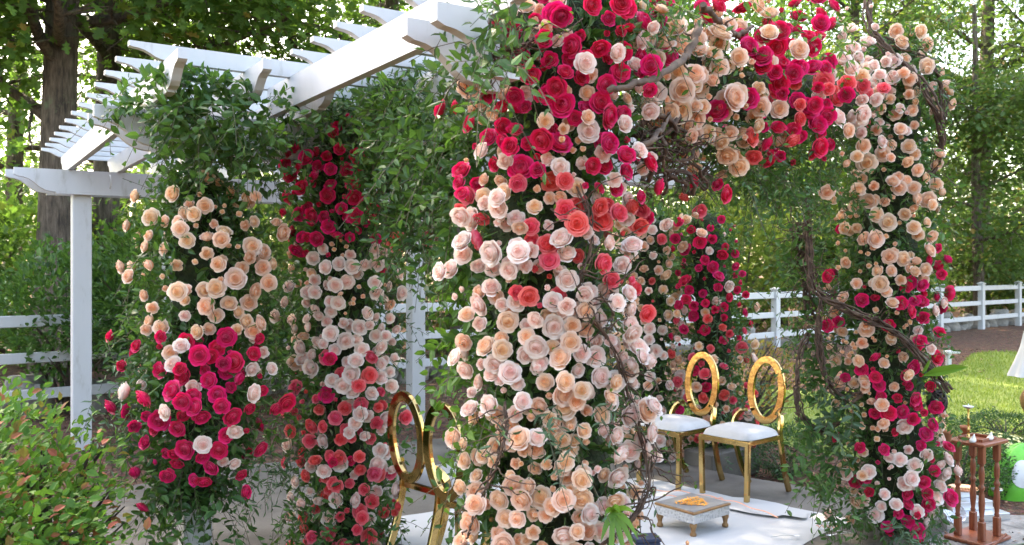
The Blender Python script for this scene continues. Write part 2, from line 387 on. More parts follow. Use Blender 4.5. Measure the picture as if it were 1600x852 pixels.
# ------------------------------------------------------------------ setting: ground, lawn, patio
A_ = np.array([.835, .55, 0.]); B_ = np.array([-.548, .836, 0.])    # the pergola's two directions
P1 = np.array([-3.64, 7.3, 0.])
FE0 = np.array([4.7, 15.4]); FED = np.array([.79, .61]); FEN = np.array([-.61, .79])
def ground_z(x, y):
    d = (x - FE0[0]) * FEN[0] + (y - FE0[1]) * FEN[1]       # signed distance from the fence line
    t = np.clip((d + 5) / 5, 0, 1); t = t * t * (3 - 2 * t)
    return -.13 + .26 * t + np.clip(d, 0, 60) * .015
def sheet(mb, xs, ys, off, mask=None, noise=0):
    X, Y = np.meshgrid(xs, ys); Z = ground_z(X, Y) + off
    if noise: Z = Z + noise * (np.sin(X * 3.1 + Y * 1.7) * np.cos(Y * 2.3 - X) + .4 * np.sin(X * 9 + Y * 7))
    V = np.stack([X, Y, Z], -1).reshape(-1, 3); nx = len(xs)
    i, j = np.meshgrid(np.arange(len(ys) - 1), np.arange(nx - 1), indexing='ij')
    a = (i * nx + j).ravel(); q = np.stack([a, a + 1, a + nx + 1, a + nx], 1)
    if mask is not None:
        c = V[q].mean(1); q = q[mask(c[:, 0], c[:, 1])]
    mb.add(V, q, 0, True)
mb = MB(); sheet(mb, np.concatenate([np.linspace(-220, -20, 12), np.linspace(-19, 30, 120), np.linspace(32, 220, 12)]), np.concatenate([np.linspace(-30, -1, 6), np.linspace(0, 32, 110), np.linspace(34, 300, 14)]), 0, noise=.008)
tag(mb.build('ground', 'mulch'), kind='structure')
def lawn_mask(x, y):
    d = (x - FE0[0]) * FEN[0] + (y - FE0[1]) * FEN[1]
    wob = .35 * np.sin(x * .9) + .15 * np.sin(x * 2.3 + 1)
    return (d < -2.6 + wob) & (y > 8.3 + .35 * np.sin(x * 1.1) - np.clip(x - 2.6, 0, 3) * .75) & (x > 1.2 + (y - 8) * .05) & (x < 16)
mb = MB(); sheet(mb, np.arange(.5, 16, .12), np.arange(5, 24, .12), .012, lawn_mask, .008)
tag(mb.build('lawn', 'turf'), kind='structure')
mb = MB(); n = 120000
x = RNG.uniform(1.2, 14, n); y = 5.4 + 14.5 * RNG.uniform(0, 1, n) ** 1.3; m = lawn_mask(x, y); x, y = x[m], y[m]; n = len(x)
z = ground_z(x, y) + .012
hgt = RNG.uniform(.025, .055, n) * (1 + (y - 5) * .03)
p = np.stack([x, y, z], 1); a = RNG.uniform(0, 6.28, n); wv = np.stack([np.cos(a), np.sin(a), 0 * a], 1) * (.0035 + .0004 * y)[:, None]
tip = p + np.stack([RNG.normal(0, .018, n), RNG.normal(0, .018, n), hgt], 1)
mb.add(np.stack([p - wv, p + wv, tip], 1).reshape(-1, 3), np.arange(n * 3).reshape(-1, 3), 0)
tag(mb.build('grass', 'grass_blade'), 'short green lawn grass with sunlit yellow patches behind the right flower pillar', 'grass', kind='stuff')
# fallen leaves on the lawn
mb = MB(); n = 420; x = RNG.uniform(2.5, 13, n); y = RNG.uniform(6, 18, n); m = lawn_mask(x, y); x, y = x[m], y[m]
leaves(mb, np.stack([x, y, ground_z(x, y) + .05], 1), RNG.normal(size=(len(x), 3)) * [1, 1, .2], np.tile([0, 0, 1.], (len(x), 1)), .07, .8, 0, (OAK_V, OAK_F))
tag(mb.build('fallen_leaves', 'mulch_chip'), 'brown fallen leaves scattered over the lawn', 'fallen leaves', kind='stuff')
# mulch chips
mb = MB(); n = 26000; x = RNG.uniform(-6, 9, n); y = 5.2 + 11 * RNG.uniform(0, 1, n) ** 1.2
dfe = (x - FE0[0]) * FEN[0] + (y - FE0[1]) * FEN[1]
m = ~lawn_mask(x, y) & (dfe < 1.0); x, y = x[m], y[m]; n = len(x)
leaves(mb, np.stack([x, y, ground_z(x, y) + RNG.uniform(.004, .03, n)], 1), RNG.normal(size=(n, 3)) * [1, 1, .35], RNG.normal(size=(n, 3)) * .5 + [0, 0, 1], RNG.uniform(.02, .055, n), .4, 0, (SIMPLE_V, SIMPLE_F))
tag(mb.build('mulch_chips', 'mulch_chip'), 'brown bark mulch chips covering the beds under the fence', 'mulch', kind='stuff')

def extrude_poly(mb, poly, z0, z1, bev=.02):
    from mathutils.geometry import tessellate_polygon
    P = np.array(poly, float); n = len(P)
    area = sum(P[i][0] * P[(i + 1) % n][1] - P[(i + 1) % n][0] * P[i][1] for i in range(n))
    if area < 0: P = P[::-1]
    E = nrm(np.roll(P, -1, 0) - P); N = np.stack([E[:, 1], -E[:, 0]], 1)
    inn = P - nrm(N + np.roll(N, 1, 0)) * bev * 1.3
    t = tessellate_polygon([[Vector((x, y, 0)) for x, y in inn]])
    ring = [np.column_stack([P, np.full(n, z0)]), np.column_stack([P, np.full(n, z1 - bev)]), np.column_stack([inn, np.full(n, z1)])]
    V = np.vstack(ring)
    for r_ in (0, 1): mb.add(V, [(r_ * n + i, r_ * n + (i + 1) % n, (r_ + 1) * n + (i + 1) % n, (r_ + 1) * n + i) for i in range(n)], 0)
    mb.add(V, [tuple(2 * n + i for i in x) for x in t], 0)
mb = MB()
extrude_poly(mb, [(-3.75, 6.85), (-1.09, 8.56), (.35, 9.4), (1.15, 8.2), (1.55, 6.95), (1.87, 6.63), (2.72, 5.96), (2.9, 5.8), (2.86, 5.68), (2.1, 5.03), (-.8, 2.2), (-3.2, -1), (-7, 1.5)], -.25, 0, .018)
patio = tag(mb.build('patio', 'concrete'), kind='structure')
mb = MB(); box(mb, (1.75, 7.2, .0), (.62, .3, .24), R(38), bev=.012)
tag(mb.build('kerb_stone', 'concrete'), kind='structure')
mb = MB(); extrude_poly(mb, [(2.95, 6.1), (2.3, 5.0), (2.1, 3.6), (4.9, 3.6), (4.9, 5.9)], -.3, -.112, .01)
tag(mb.build('stone_path', 'stone'), kind='structure')

# ------------------------------------------------------------------ pergola
def ogee(L, h):
    """bottom corner cut of a rafter tail: s from the end inwards"""
    return [(0, h * .72), (L * .08, h * .66), (L * .2, h * .63), (L * .33, h * .55), (L * .45, h * .40), (L * .56, h * .24), (L * .68, h * .13), (L * .8, h * .09), (L * .9, h * .08), (L * .9, 0)]
def plank_mb(mb, p0, p1, h, th, cut0=0, cut1=0):
    p0 = np.array(p0, float); p1 = np.array(p1, float); Ln = np.linalg.norm(p1 - p0); ds = (p1 - p0) / Ln; dn = np.array([-ds[1], ds[0], 0])
    prof = [(0, h)]
    prof += ogee(cut0, h) if cut0 else [(0, 0)]
    prof += [(Ln - s, z) for s, z in reversed(ogee(cut1, h))] if cut1 else [(Ln, 0)]
    prof += [(Ln, h)]
    prism(mb, prof, p0, ds, dn, th)
def uv(u, v, z=0): return P1 + A_ * u + B_ * v + np.array([0, 0, z])
perg = thing('pergola', 'white painted wooden pergola with scroll-cut rafter tails over the patio', 'pergola', tuple(P1))
perg_off = np.array(P1)
def pbuild(mb, name):
    o = mb.build(name, 'white_paint', perg); o.location = tuple(-perg_off); return o
ANG = math.atan2(.55, .835)
ZB0, ZB1 = 2.22, 2.42
for u, v in ((0, 0), (3.0, -.3), (.75, .1), (.16, -3.3), (1.03, -5.3)):
    mb = MB(); c = uv(u, v); zb = 0 if v < -.25 else -.1
    box(mb, (c[0], c[1], (ZB0 + .02 + zb) / 2), (.146, .146, ZB0 + .02 - zb), ANG, bev=.006); pbuild(mb, 'post')
for v, u0, u1 in ((-.1, -.5, 4.1), (.1, -.55, 4.1), (-3.22, -.35, 4.0), (-3.42, -.35, 4.0), (-5.6, .27, .62), (-5.8, .27, .45)):
    mb = MB(); plank_mb(mb, uv(u0, v, ZB0), uv(u1, v, ZB0), .2, .045, .33, .33 if u1 > 3 else 0); pbuild(mb, 'beam')
for u, v0, v1, c0 in ((-.09, -4.15, .42, .24), (.285, -4.15, .42, .24), (.65, -4.1, .42, .24), (1.2, -4.1, .42, .24), (1.8, -4.1, .42, .24), (2.4, -4.1, .42, .24), (3.0, -4.1, .42, .24), (3.5, -4.1, .42, .24), (.51, -6.1, -3.5, .24), (1.05, -4.95, -4.16, .24)):
    mb = MB(); plank_mb(mb, uv(u, v0, 2.425), uv(u, v1, 2.425), .155, .042, c0, .2 if v1 > 0 else 0); pbuild(mb, 'joist')
for i in range(13):
    v = .45 - .358 * i
    mb = MB(); plank_mb(mb, uv(-.26, v, 2.575), uv(3.8, v, 2.575), .08, .04, .2, .2)
    c = uv(-.02, v, 2.612); box(mb, c, (.012, .046, .07), ANG, bev=.001); pbuild(mb, 'rafter')
for i in range(6):
    v = -4.1 - .275 * i
    mb = MB(); plank_mb(mb, uv(.414, v, 2.575), uv(1.9 - .1 * i, v, 2.575), .08, .04, .2, .2)
    c = uv(.64, v, 2.612); box(mb, c, (.012, .046, .07), ANG, bev=.001); pbuild(mb, 'rafter')
mb = MB()
pth = smooth_path([uv(.2, -.16, 2.28), uv(.2, -.2, 2.31), uv(.2, -.2, 2.36), uv(.2, -.16, 2.39)], 10); tube(mb, pth, .006, 6)
pbuild(mb, 'hook')

# ------------------------------------------------------------------ white rail fence
fence = thing('rail_fence', 'white three-rail paddock fence running behind the pergola and lawn', 'fence')
FA = math.atan2(FED[1], FED[0])
prev = None
for s in [-20.7, -18.6, -16.48, -14.36, -12.24, -10.12] + list(np.arange(-8, 26.1, 2.0)):
    x, y = FE0 + FED * s; gz = float(ground_z(x, y))
    mb = MB(); box(mb, (x, y, gz + .5), (.12, .12, 1.12), FA, bev=.006)
    b = .073
    V = np.array([(-b, -b, 0), (b, -b, 0), (b, b, 0), (-b, b, 0), (-b, -b, .025), (b, -b, .025), (b, b, .025), (-b, b, .025), (0, 0, .06)])
    ca, sa = math.cos(FA), math.sin(FA)
    V = np.stack([V[:, 0] * ca - V[:, 1] * sa + x, V[:, 0] * sa + V[:, 1] * ca + y, V[:, 2] + gz + 1.062], 1)
    mb.add(V, [(0, 1, 5, 4), (1, 2, 6, 5), (2, 3, 7, 6), (3, 0, 4, 7), (3, 2, 1, 0)], 0); mb.add(V, [(4, 5, 8), (5, 6, 8), (6, 7, 8), (7, 4, 8)], 0)
    mb.build('post', 'white_paint', fence)
    if prev is not None:
        for h in (.97, .62, .27):
            mb = MB(); c = (np.array([x, y]) + prev) / 2
            box(mb, (c[0], c[1], gz + h), (float(np.linalg.norm(np.array([x, y]) - prev)) - .12, .045, .10 if h < .9 else .11), FA, bev=.006); mb.build('rail', 'white_paint', fence)
    prev = np.array([x, y])

# low stone edging under the fence
def rock(mb, c, s, seed):
    r_ = np.random.default_rng(seed); nu, nv = 10, 7; V = []
    for i in range(nv):
        th = math.pi * i / (nv - 1)
        for j in range(nu):
            ph = 2 * math.pi * j / nu
            k_ = 1 + .25 * math.sin(ph * 2 + seed) * math.sin(th * 2) + r_.uniform(-.1, .1)
            cl = lambda t: math.copysign(abs(t) ** .65, t)
            V.append((c[0] + s[0] * k_ * cl(math.sin(th) * math.cos(ph)), c[1] + s[1] * k_ * cl(math.sin(th) * math.sin(ph)), c[2] + s[2] * k_ * cl(math.cos(th))))
    q = [(i * nu + j, i * nu + (j + 1) % nu, (i + 1) * nu + (j + 1) % nu, (i + 1) * nu + j) for i in range(nv - 1) for j in range(nu)]
    mb.add(V, q, 0, True)
wallt = thing('stone_wall', 'low dry stone wall in shade just behind the white fence', 'wall')
mb = MB(); s = -15.5; q = 0
while s < 24:
    w = RNG.uniform(.12, .3); x, y = FE0 + FED * (s + w) + FEN * (.35 + RNG.uniform(-.05, .05))
    gz = float(ground_z(x, y)); h = RNG.uniform(.1, .2)
    rock(mb, (x, y, gz + h * .6), (w, .16, h), q); q += 1
    if RNG.uniform() < .5: rock(mb, (x + RNG.uniform(-.1, .1), y, gz + h * 1.5), (w * .7, .13, h * .6), q + 900)
    s += w * 1.9
mb.build('stones', 'stone', wallt)

# ------------------------------------------------------------------ trees
def tree(name, label, cat, base, lean, H, r0, limbs, crown, nleaf, size, mat, seed, T=(OAK_V, OAK_F), group=None, wr=.8, clump=.42, sub=4):
    """trunk with root flare > branch meshes, crown of leaf clumps sitting on the branch ends
    limbs: list of (height, azimuth deg, length, rise) ; crown: (n clumps, centre z, half height, radius)"""
    rs = np.random.default_rng(seed)
    bx, by = base; gz = float(ground_z(bx, by)); t = thing(name, label, cat, (bx, by, gz), 0, group)
    mt = MB(); P = []
    for i in range(14):
        f = i / 13; P.append((lean[0] * f + .06 * math.sin(f * 5 + seed) * f, lean[1] * f, -.2 + (H + .2) * f))
    rad = [r0 * (1.35 if i == 0 else 1.12 if i == 1 else 1) * (1 - .62 * (i / 13) ** 1.2) for i in range(14)]
    P = np.array(P); tube(mt, smooth_path(P, 40), np.interp(np.linspace(0, 13, 40), range(14), rad), 14)
    ends = []
    mbr = MB()
    for (h, az, ln, rise) in limbs:
        f = (h + .2) / (H + .2); o = np.array([np.interp(f * 13, range(14), P[:, k_]) for k_ in range(3)])
        a = R(az); d = np.array([math.cos(a), math.sin(a), rise]); d /= np.linalg.norm(d)
        pts = [o]; q = o.copy()
        for s_ in range(5):
            d = d + rs.normal(0, .16, 3) + [0, 0, .03]; d /= np.linalg.norm(d); q = q + d * ln / 5; pts.append(q.copy())
        r1 = r0 * .42 * (1 - .5 * f); tube(mbr, smooth_path(pts, 16), np.linspace(r1, r1 * .28, 16), 7)
        for s_ in range(1, 6):
            for w_ in range(sub):
                d2 = rs.normal(size=3) * [1, 1, .6]; d2 /= np.linalg.norm(d2); q2 = pts[s_] + d2 * ln * rs.uniform(.18, .38)
                mid = (pts[s_] + q2) / 2 + rs.normal(0, .05, 3); tube(mbr, smooth_path([pts[s_], mid, q2], 6), np.linspace(r1 * .28, .006, 6), 4, cap=False)
                ends += [q2, mid]
    nc, cz, ch, cr = crown
    for i in range(nc):
        a = rs.uniform(0, 2 * math.pi); rr = cr * math.sqrt(rs.uniform(0, 1)); zz = rs.uniform(-1, 1)
        rr *= math.sqrt(max(.1, 1 - zz * zz * .7)); f = np.clip((cz + zz * ch) / H, 0, 1)
        ends.append(np.array([lean[0] * f + rr * math.cos(a), lean[1] * f + rr * math.sin(a), cz + zz * ch]))
    ends = np.array(ends); m = len(ends)
    mt.build('trunk', 'bark', t)
    if mbr.n: mbr.build('branch', 'bark', t)
    per = max(1, nleaf // m); c = np.repeat(ends, per, 0); n = len(c)
    off = rs.normal(size=(n, 3)) * [clump, clump, clump * .42]
    p = c + off
    wx, wy, wz = p[:, 0] + bx, p[:, 1] + by, p[:, 2] + gz          # keep the big trunks' fronts clear of low leaves, as in the garden
    sx = CX + wx / wy * F
    hide = (wz < 5.6) & (wy < 12.35) & (((sx > 50) & (sx < 132)) | ((sx > 134) & (sx < 200))) & (rs.uniform(size=n) < .93)
    p, off = p[~hide], off[~hide]; n = len(p); d = nrm(off + rs.normal(size=(n, 3)) * .35) + [0, 0, -.25]
    up = rs.normal(size=(n, 3)) * .45 + [0, 0, 1]
    mc = MB(); leaves(mc, p, d, up, size * rs.uniform(.6, 1.25, n), wr, 0, T)
    mc.build('crown', mat, t)
    return t

def ring_limbs(n, h0, h1, ln, seed, rise=.35):
    r_ = np.random.default_rng(seed)
    return [(h0 + (h1 - h0) * i / max(1, n - 1), (i * 137.5 + r_.uniform(-25, 25)) % 360, ln * r_.uniform(.75, 1.2), rise * r_.uniform(.2, 1.6)) for i in range(n)]
OAK = (OAK_V, OAK_F); SIM = (SIMPLE_V, SIMPLE_F)
tree('oak_tree', 'thick dark oak behind the left pergola post, leftmost big trunk with a limb reaching left', 'tree', (-5.85, 11.0), (.25, .2), 14, .235,
     [(3.2, 178, 2.6, .55), (4.0, 250, 2.6, .1), (4.3, 300, 2.8, .05), (4.6, 20, 3.0, .1), (5.2, 220, 3.4, .1)] + ring_limbs(9, 5, 12, 4.2, 3), (60, 8.5, 4.2, 4.6), 17000, .165, 'oak_leaf', 11, OAK)
tree('oak_tree', 'tall oak trunk just right of the thickest trunk behind the left pergola post', 'tree', (-5.85, 12.35), (.1, .3), 14, .2,
     [(4.0, 330, 3.0, .2), (4.4, 280, 3.0, .12), (4.9, 350, 3.6, .2), (5.2, 200, 2.6, .1)] + ring_limbs(8, 5.6, 12, 4, 5), (50, 8.5, 4, 4.4), 14000, .16, 'oak_leaf', 12, OAK)
tree('oak_tree', 'slim oak trunk rising behind the white post between the left flower pillars and the centre', 'tree', (-2.1, 14.6), (.1, .2), 13, .16,
     [(3.6, 200, 3.2, .2), (4.2, 260, 3.0, .15), (4.6, 320, 3.2, .1), (4.8, 170, 3.5, .2)] + ring_limbs(8, 5, 11, 4, 7), (44, 7.5, 3.6, 4.5), 14000, .14, 'oak_leaf', 13, OAK)
tree('maple_tree', 'leafy green maple in the gap above the centre of the pergola', 'tree', (1.4, 21), (.3, .3), 13, .17, ring_limbs(13, 2.2, 11, 3.6, 8), (40, 6.5, 4.5, 3.8), 15000, .16, 'maple_leaf', 14, OAK)
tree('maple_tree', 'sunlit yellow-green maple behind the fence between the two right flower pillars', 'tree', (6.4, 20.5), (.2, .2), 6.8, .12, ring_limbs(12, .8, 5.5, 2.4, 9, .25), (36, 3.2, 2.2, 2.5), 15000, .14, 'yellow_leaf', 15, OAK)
tree('maple_tree', 'green maple right of the right flower pillar, its low crown hanging over the fence', 'tree', (11.6, 21.4), (-.1, .2), 8.0, .14, ring_limbs(12, 1.2, 6, 2.4, 10, .2), (40, 3.7, 2.4, 2.6), 12000, .14, 'maple_leaf', 16, OAK)
tree('oak_tree', 'grey forked trunk with crooked bare limbs at the upper right', 'tree', (13.2, 24.5), (.4, 0), 13, .27,
     [(5.0, 10, 4.5, .9), (5.6, 30, 5, .6), (6.2, 175, 4.5, 1.0), (7, 300, 3, .4), (7.6, 200, 4, .5), (6.6, 350, 4, 1.2)] + ring_limbs(5, 7.5, 12, 4, 12), (18, 9.5, 3, 4.5), 8000, .15, 'maple_leaf', 17, OAK)
tree('oak_tree', 'dark slanting trunk nearest the right edge of the photo', 'tree', (14.6, 23.0), (.9, 0), 12, .21, [(4, 170, 3, .9), (4.8, 200, 3.4, .6), (5.6, 20, 3, .6), (6.0, 240, 3, .2)] + ring_limbs(6, 6.2, 11, 3.5, 13), (20, 8.5, 3, 4), 8000, .14, 'maple_leaf', 18, OAK)
tree('maple_tree', 'tall maple whose trunk shows above the right flower pillar', 'tree', (8.9, 22.5), (.1, .1), 13, .16, ring_limbs(10, 4.8, 12, 3.4, 14, .4), (26, 8, 3.4, 3.6), 12000, .15, 'maple_leaf', 19, OAK)
tree('oak_tree', 'added oak shading the patio, crown out of view, trunk hidden behind the top of the centre flower pillar', 'tree', (-.75, 12.9), (.2, .1), 14, .17, ring_limbs(12, 6.4, 12.5, 4.2, 91, .3), (60, 9.6, 3.2, 4.6), 30000, .13, 'oak_leaf', 92, OAK)  # added to keep direct sun off patio and cloth; crown above the frame
fill = [(-11, 19, 'oak_leaf', 'shaded oak at the far left behind the two big trunks'), (-7.4, 21.5, 'maple_leaf', 'green maple seen through the gap right of the two big oak trunks'),
        (-3.4, 24, 'oak_leaf', 'broad oak filling the view above the left rafters'), (4.2, 27, 'maple_leaf', 'tall maple behind the flower arch'),
        (18.5, 29, 'oak_leaf', 'shaded oak in the wood at the far right'), (15, 33, 'maple_leaf', 'pale green maple deep in the wood on the right'), (9.5, 31, 'oak_leaf', 'tall dark oak deep in the wood right of the arch'), (22.5, 27, 'maple_leaf', 'maple at the right end of the fence')]
for i, (x, y, mt_, lb) in enumerate(fill):
    tree('oak_tree' if mt_ == 'oak_leaf' else 'maple_tree', lb, 'tree', (x, y), (.2, 0), 12, .2, ring_limbs(14, 1.8, 11, 4.0, 20 + i), (26, 5.5, 4.3, 3.9), 6800, .19, mt_, 30 + i, OAK, clump=.55)
# far wood, one mass
mb = MB(); n = 52000; x = RNG.uniform(-42, 48, n); z = 9.0 * RNG.beta(1.1, 1.5, n); y = 33 + .18 * np.abs(x) + RNG.uniform(0, 9, n)
keep = (np.sin(x * .8 + 3 * np.sin(z * .7)) + np.sin(x * 2.1 + z * 1.3) * .6 + RNG.normal(0, .7, n)) > -.8
x, y, z = x[keep], y[keep], z[keep]; n = len(x)
p = np.stack([x, y, ground_z(x, y) + z], 1)
leaves(mb, p, RNG.normal(size=(n, 3)) + [0, 0, -.3], RNG.normal(size=(n, 3)) * .6 + [0, -.3, 1], RNG.uniform(.25, .5, n), .8, 0, OAK)
tag(mb.build('far_wood', 'maple_leaf'), 'far green wood closing the view behind all the trees', 'wood', kind='stuff')
mb = MB(); n = 16000; x = RNG.uniform(-26, 26, n); z = 6.5 * RNG.beta(1.1, 1.6, n); y = -13 + .01 * x * x - RNG.uniform(0, 4, n)
leaves(mb, np.stack([x, y, z - .1], 1), RNG.normal(size=(n, 3)) + [0, 0, -.3], RNG.normal(size=(n, 3)) * .6 + [0, .3, 1], RNG.uniform(.25, .5, n), .8, 0, OAK)
tag(mb.build('far_wood', 'maple_leaf'), 'line of trees on the near side of the garden, behind the photographer, mirrored in the gold chairs', 'wood', kind='stuff')

def bush(name, label, base, h, rad, nl, size, mat, seed, T=None, nb=14, wr=.5, cat='shrub', group=None, z0=None, flat=1.0, lo=.15, shell=.5, stem='bark'):
    rs = np.random.default_rng(seed); gz = float(ground_z(*base)) if z0 is None else z0
    t = thing(name, label, cat, (base[0], base[1], gz), 0, group)
    ms = MB(); E = []
    for i in range(nb):
        a = rs.uniform(0, 6.28); u_ = rs.uniform(.25, 1) ** .5; zz = rs.uniform(lo + .1, 1)
        q = np.array([math.cos(a) * rad * u_ * math.sqrt(max(.1, 1 - (zz * 1.1 - .45) ** 2)), math.sin(a) * rad * u_ * math.sqrt(max(.1, 1 - (zz * 1.1 - .45) ** 2)), zz * h])
        mid = q * [.45, .45, .6] + rs.normal(0, .04 * rad, 3)
        tube(ms, smooth_path([(rs.normal(0, .03 * rad), rs.normal(0, .03 * rad), -.02), mid, q], 8), np.linspace(.012 + .012 * h, .003, 8), 5); E.append(q)
    ms.build('stem', stem, t)
    n = nl; a = rs.uniform(0, 6.28, n); cz = rs.uniform(-1, 1, n); rr = shell + (1 - shell) * rs.uniform(0, 1, n) ** .6
    bump = 1 + .12 * np.sin(a * 3 + seed) * np.cos(cz * 4) + .1 * np.sin(a * 7 + cz * 5 + seed) + rs.normal(0, .05, n)
    sn = np.sqrt(1 - cz ** 2); dirn = np.stack([np.cos(a) * sn, np.sin(a) * sn, cz], 1)
    p = dirn * (rr * bump)[:, None] * [rad, rad, h * (1 - lo) / 2] + [0, 0, h * (1 + lo) / 2]
    p = p[p[:, 2] > .02]; n = len(p); dirn = nrm(p - [0, 0, h * .4])
    mc = MB(); leaves(mc, p, dirn + rs.normal(size=(n, 3)) * .6 + [0, 0, .25], rs.normal(size=(n, 3)) * .5 + [0, 0, 1], size * rs.uniform(.6, 1.2, n), wr, 0, T or (LEAF_V, LEAF_F))
    mc.build('foliage', mat, t); return t
# shrubs along the fence
bush('laurel_shrub', 'dense dark shrub left of and behind the left pergola post', (-4.5, 8.75), 1.7, .72, 3200, .085, 'smilax_leaf', 41, lo=.22)
bush('laurel_shrub', 'glossy dark shrub between the left pergola post and the leftmost flower pillar', (-3.35, 8.6), 2.0, .95, 6000, .085, 'smilax_leaf', 42, lo=.22)
bush('laurel_shrub', 'shaded shrub behind the gap between the two left flower pillars', (-2.2, 9.2), 1.3, .6, 2600, .08, 'smilax_leaf', 43, lo=.2)
for i, (x, y, h, r_, m_, lb) in enumerate([(-9.5, 11.5, 3.4, 2.4, 'oak_leaf', 'tall dark thicket at the far left beyond the fence'), (-6.8, 12.2, 2.6, 1.7, 'oak_leaf', 'low dark thicket between the two big oak trunks'),
        (-4.3, 13.6, 3.0, 1.9, 'maple_leaf', 'green thicket seen under the main pergola beam'), (-1.2, 14.5, 3.2, 2.0, 'maple_leaf', 'green thicket behind the second flower pillar'),
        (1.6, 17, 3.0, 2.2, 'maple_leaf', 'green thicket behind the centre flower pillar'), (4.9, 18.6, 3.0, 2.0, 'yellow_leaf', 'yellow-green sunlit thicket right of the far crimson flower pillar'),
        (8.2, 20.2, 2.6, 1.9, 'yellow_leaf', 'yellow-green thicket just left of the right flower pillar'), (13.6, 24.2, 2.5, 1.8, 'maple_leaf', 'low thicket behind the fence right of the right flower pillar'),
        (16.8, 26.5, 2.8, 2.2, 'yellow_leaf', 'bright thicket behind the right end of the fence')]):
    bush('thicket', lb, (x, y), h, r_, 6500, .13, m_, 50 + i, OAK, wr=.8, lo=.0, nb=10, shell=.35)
bush('azalea_shrub', 'low sprawling shrub with bright green and red leaves in the lower left corner', (-2.62, 3.55), 1.36, .95, 11000, .052, 'azalea_leaf', 71, wr=.62, z0=-.25, lo=.02, shell=.45, nb=40)
bush('azalea_shrub', 'thin outlying azalea branches in front of the left pergola post', (-2.3, 4.25), 1.02, .42, 700, .05, 'azalea_leaf', 72, wr=.6, z0=-.15, lo=.25, shell=.3, nb=30)
bush('boxwood', 'clipped round boxwood between the right gold chair and the right flower pillar', (2.25, 7.15), .42, .29, 4200, .022, 'boxwood_leaf', 73, wr=.6, lo=.02, shell=.75, z0=-.12)
bush('boxwood', 'dark boxwood directly behind the turned-leg wooden stand', (3.5, 6.75), .42, .38, 6000, .024, 'boxwood_leaf', 74, wr=.6, lo=.02, shell=.75, z0=-.13)
bush('boxwood', 'boxwood at the right edge behind the yellow flowers', (4.85, 8.5), .3, .45, 5000, .024, 'boxwood_leaf', 75, wr=.6, lo=.02, shell=.75, z0=-.13)
bush('barberry_shrub', 'thin reddish shrub behind the right gold chair', (2.25, 8.5), 1.05, .7, 1900, .05, 'red_shrub_leaf', 76, lo=.25, shell=.25, nb=46)
bush('barberry_shrub', 'reddish shrub under the fence left of the far right chair', (1.1, 9.6), 1.0, .7, 1800, .05, 'red_shrub_leaf', 77, lo=.25, shell=.25, nb=40)
t = bush('chrysanthemum_plant', 'mound of small pale yellow flowers beside the boxwood at right', (4.25, 7.55), .26, .34, 2600, .03, 'boxwood_leaf', 78, lo=.02, shell=.7, z0=-.12)
mb = MB(); rs = np.random.default_rng(5); n = 260; a = rs.uniform(0, 6.28, n); cz = rs.uniform(-.1, 1, n); sn = np.sqrt(1 - cz ** 2)
dn_ = np.stack([np.cos(a) * sn, np.sin(a) * sn, cz], 1); pc = dn_ * [.35, .35, .15] + [0, 0, .13]
for k_ in range(7):
    aa = k_ * .9; tt = nrm(np.cross(dn_, [0, 0, 1.])); bb = np.cross(dn_, tt)
    leaves(mb, pc, tt * math.cos(aa) + bb * math.sin(aa) + dn_ * .2, dn_, .021, .6, 0, SIM)
mb.build('blossoms', 'yellow_petal', t)

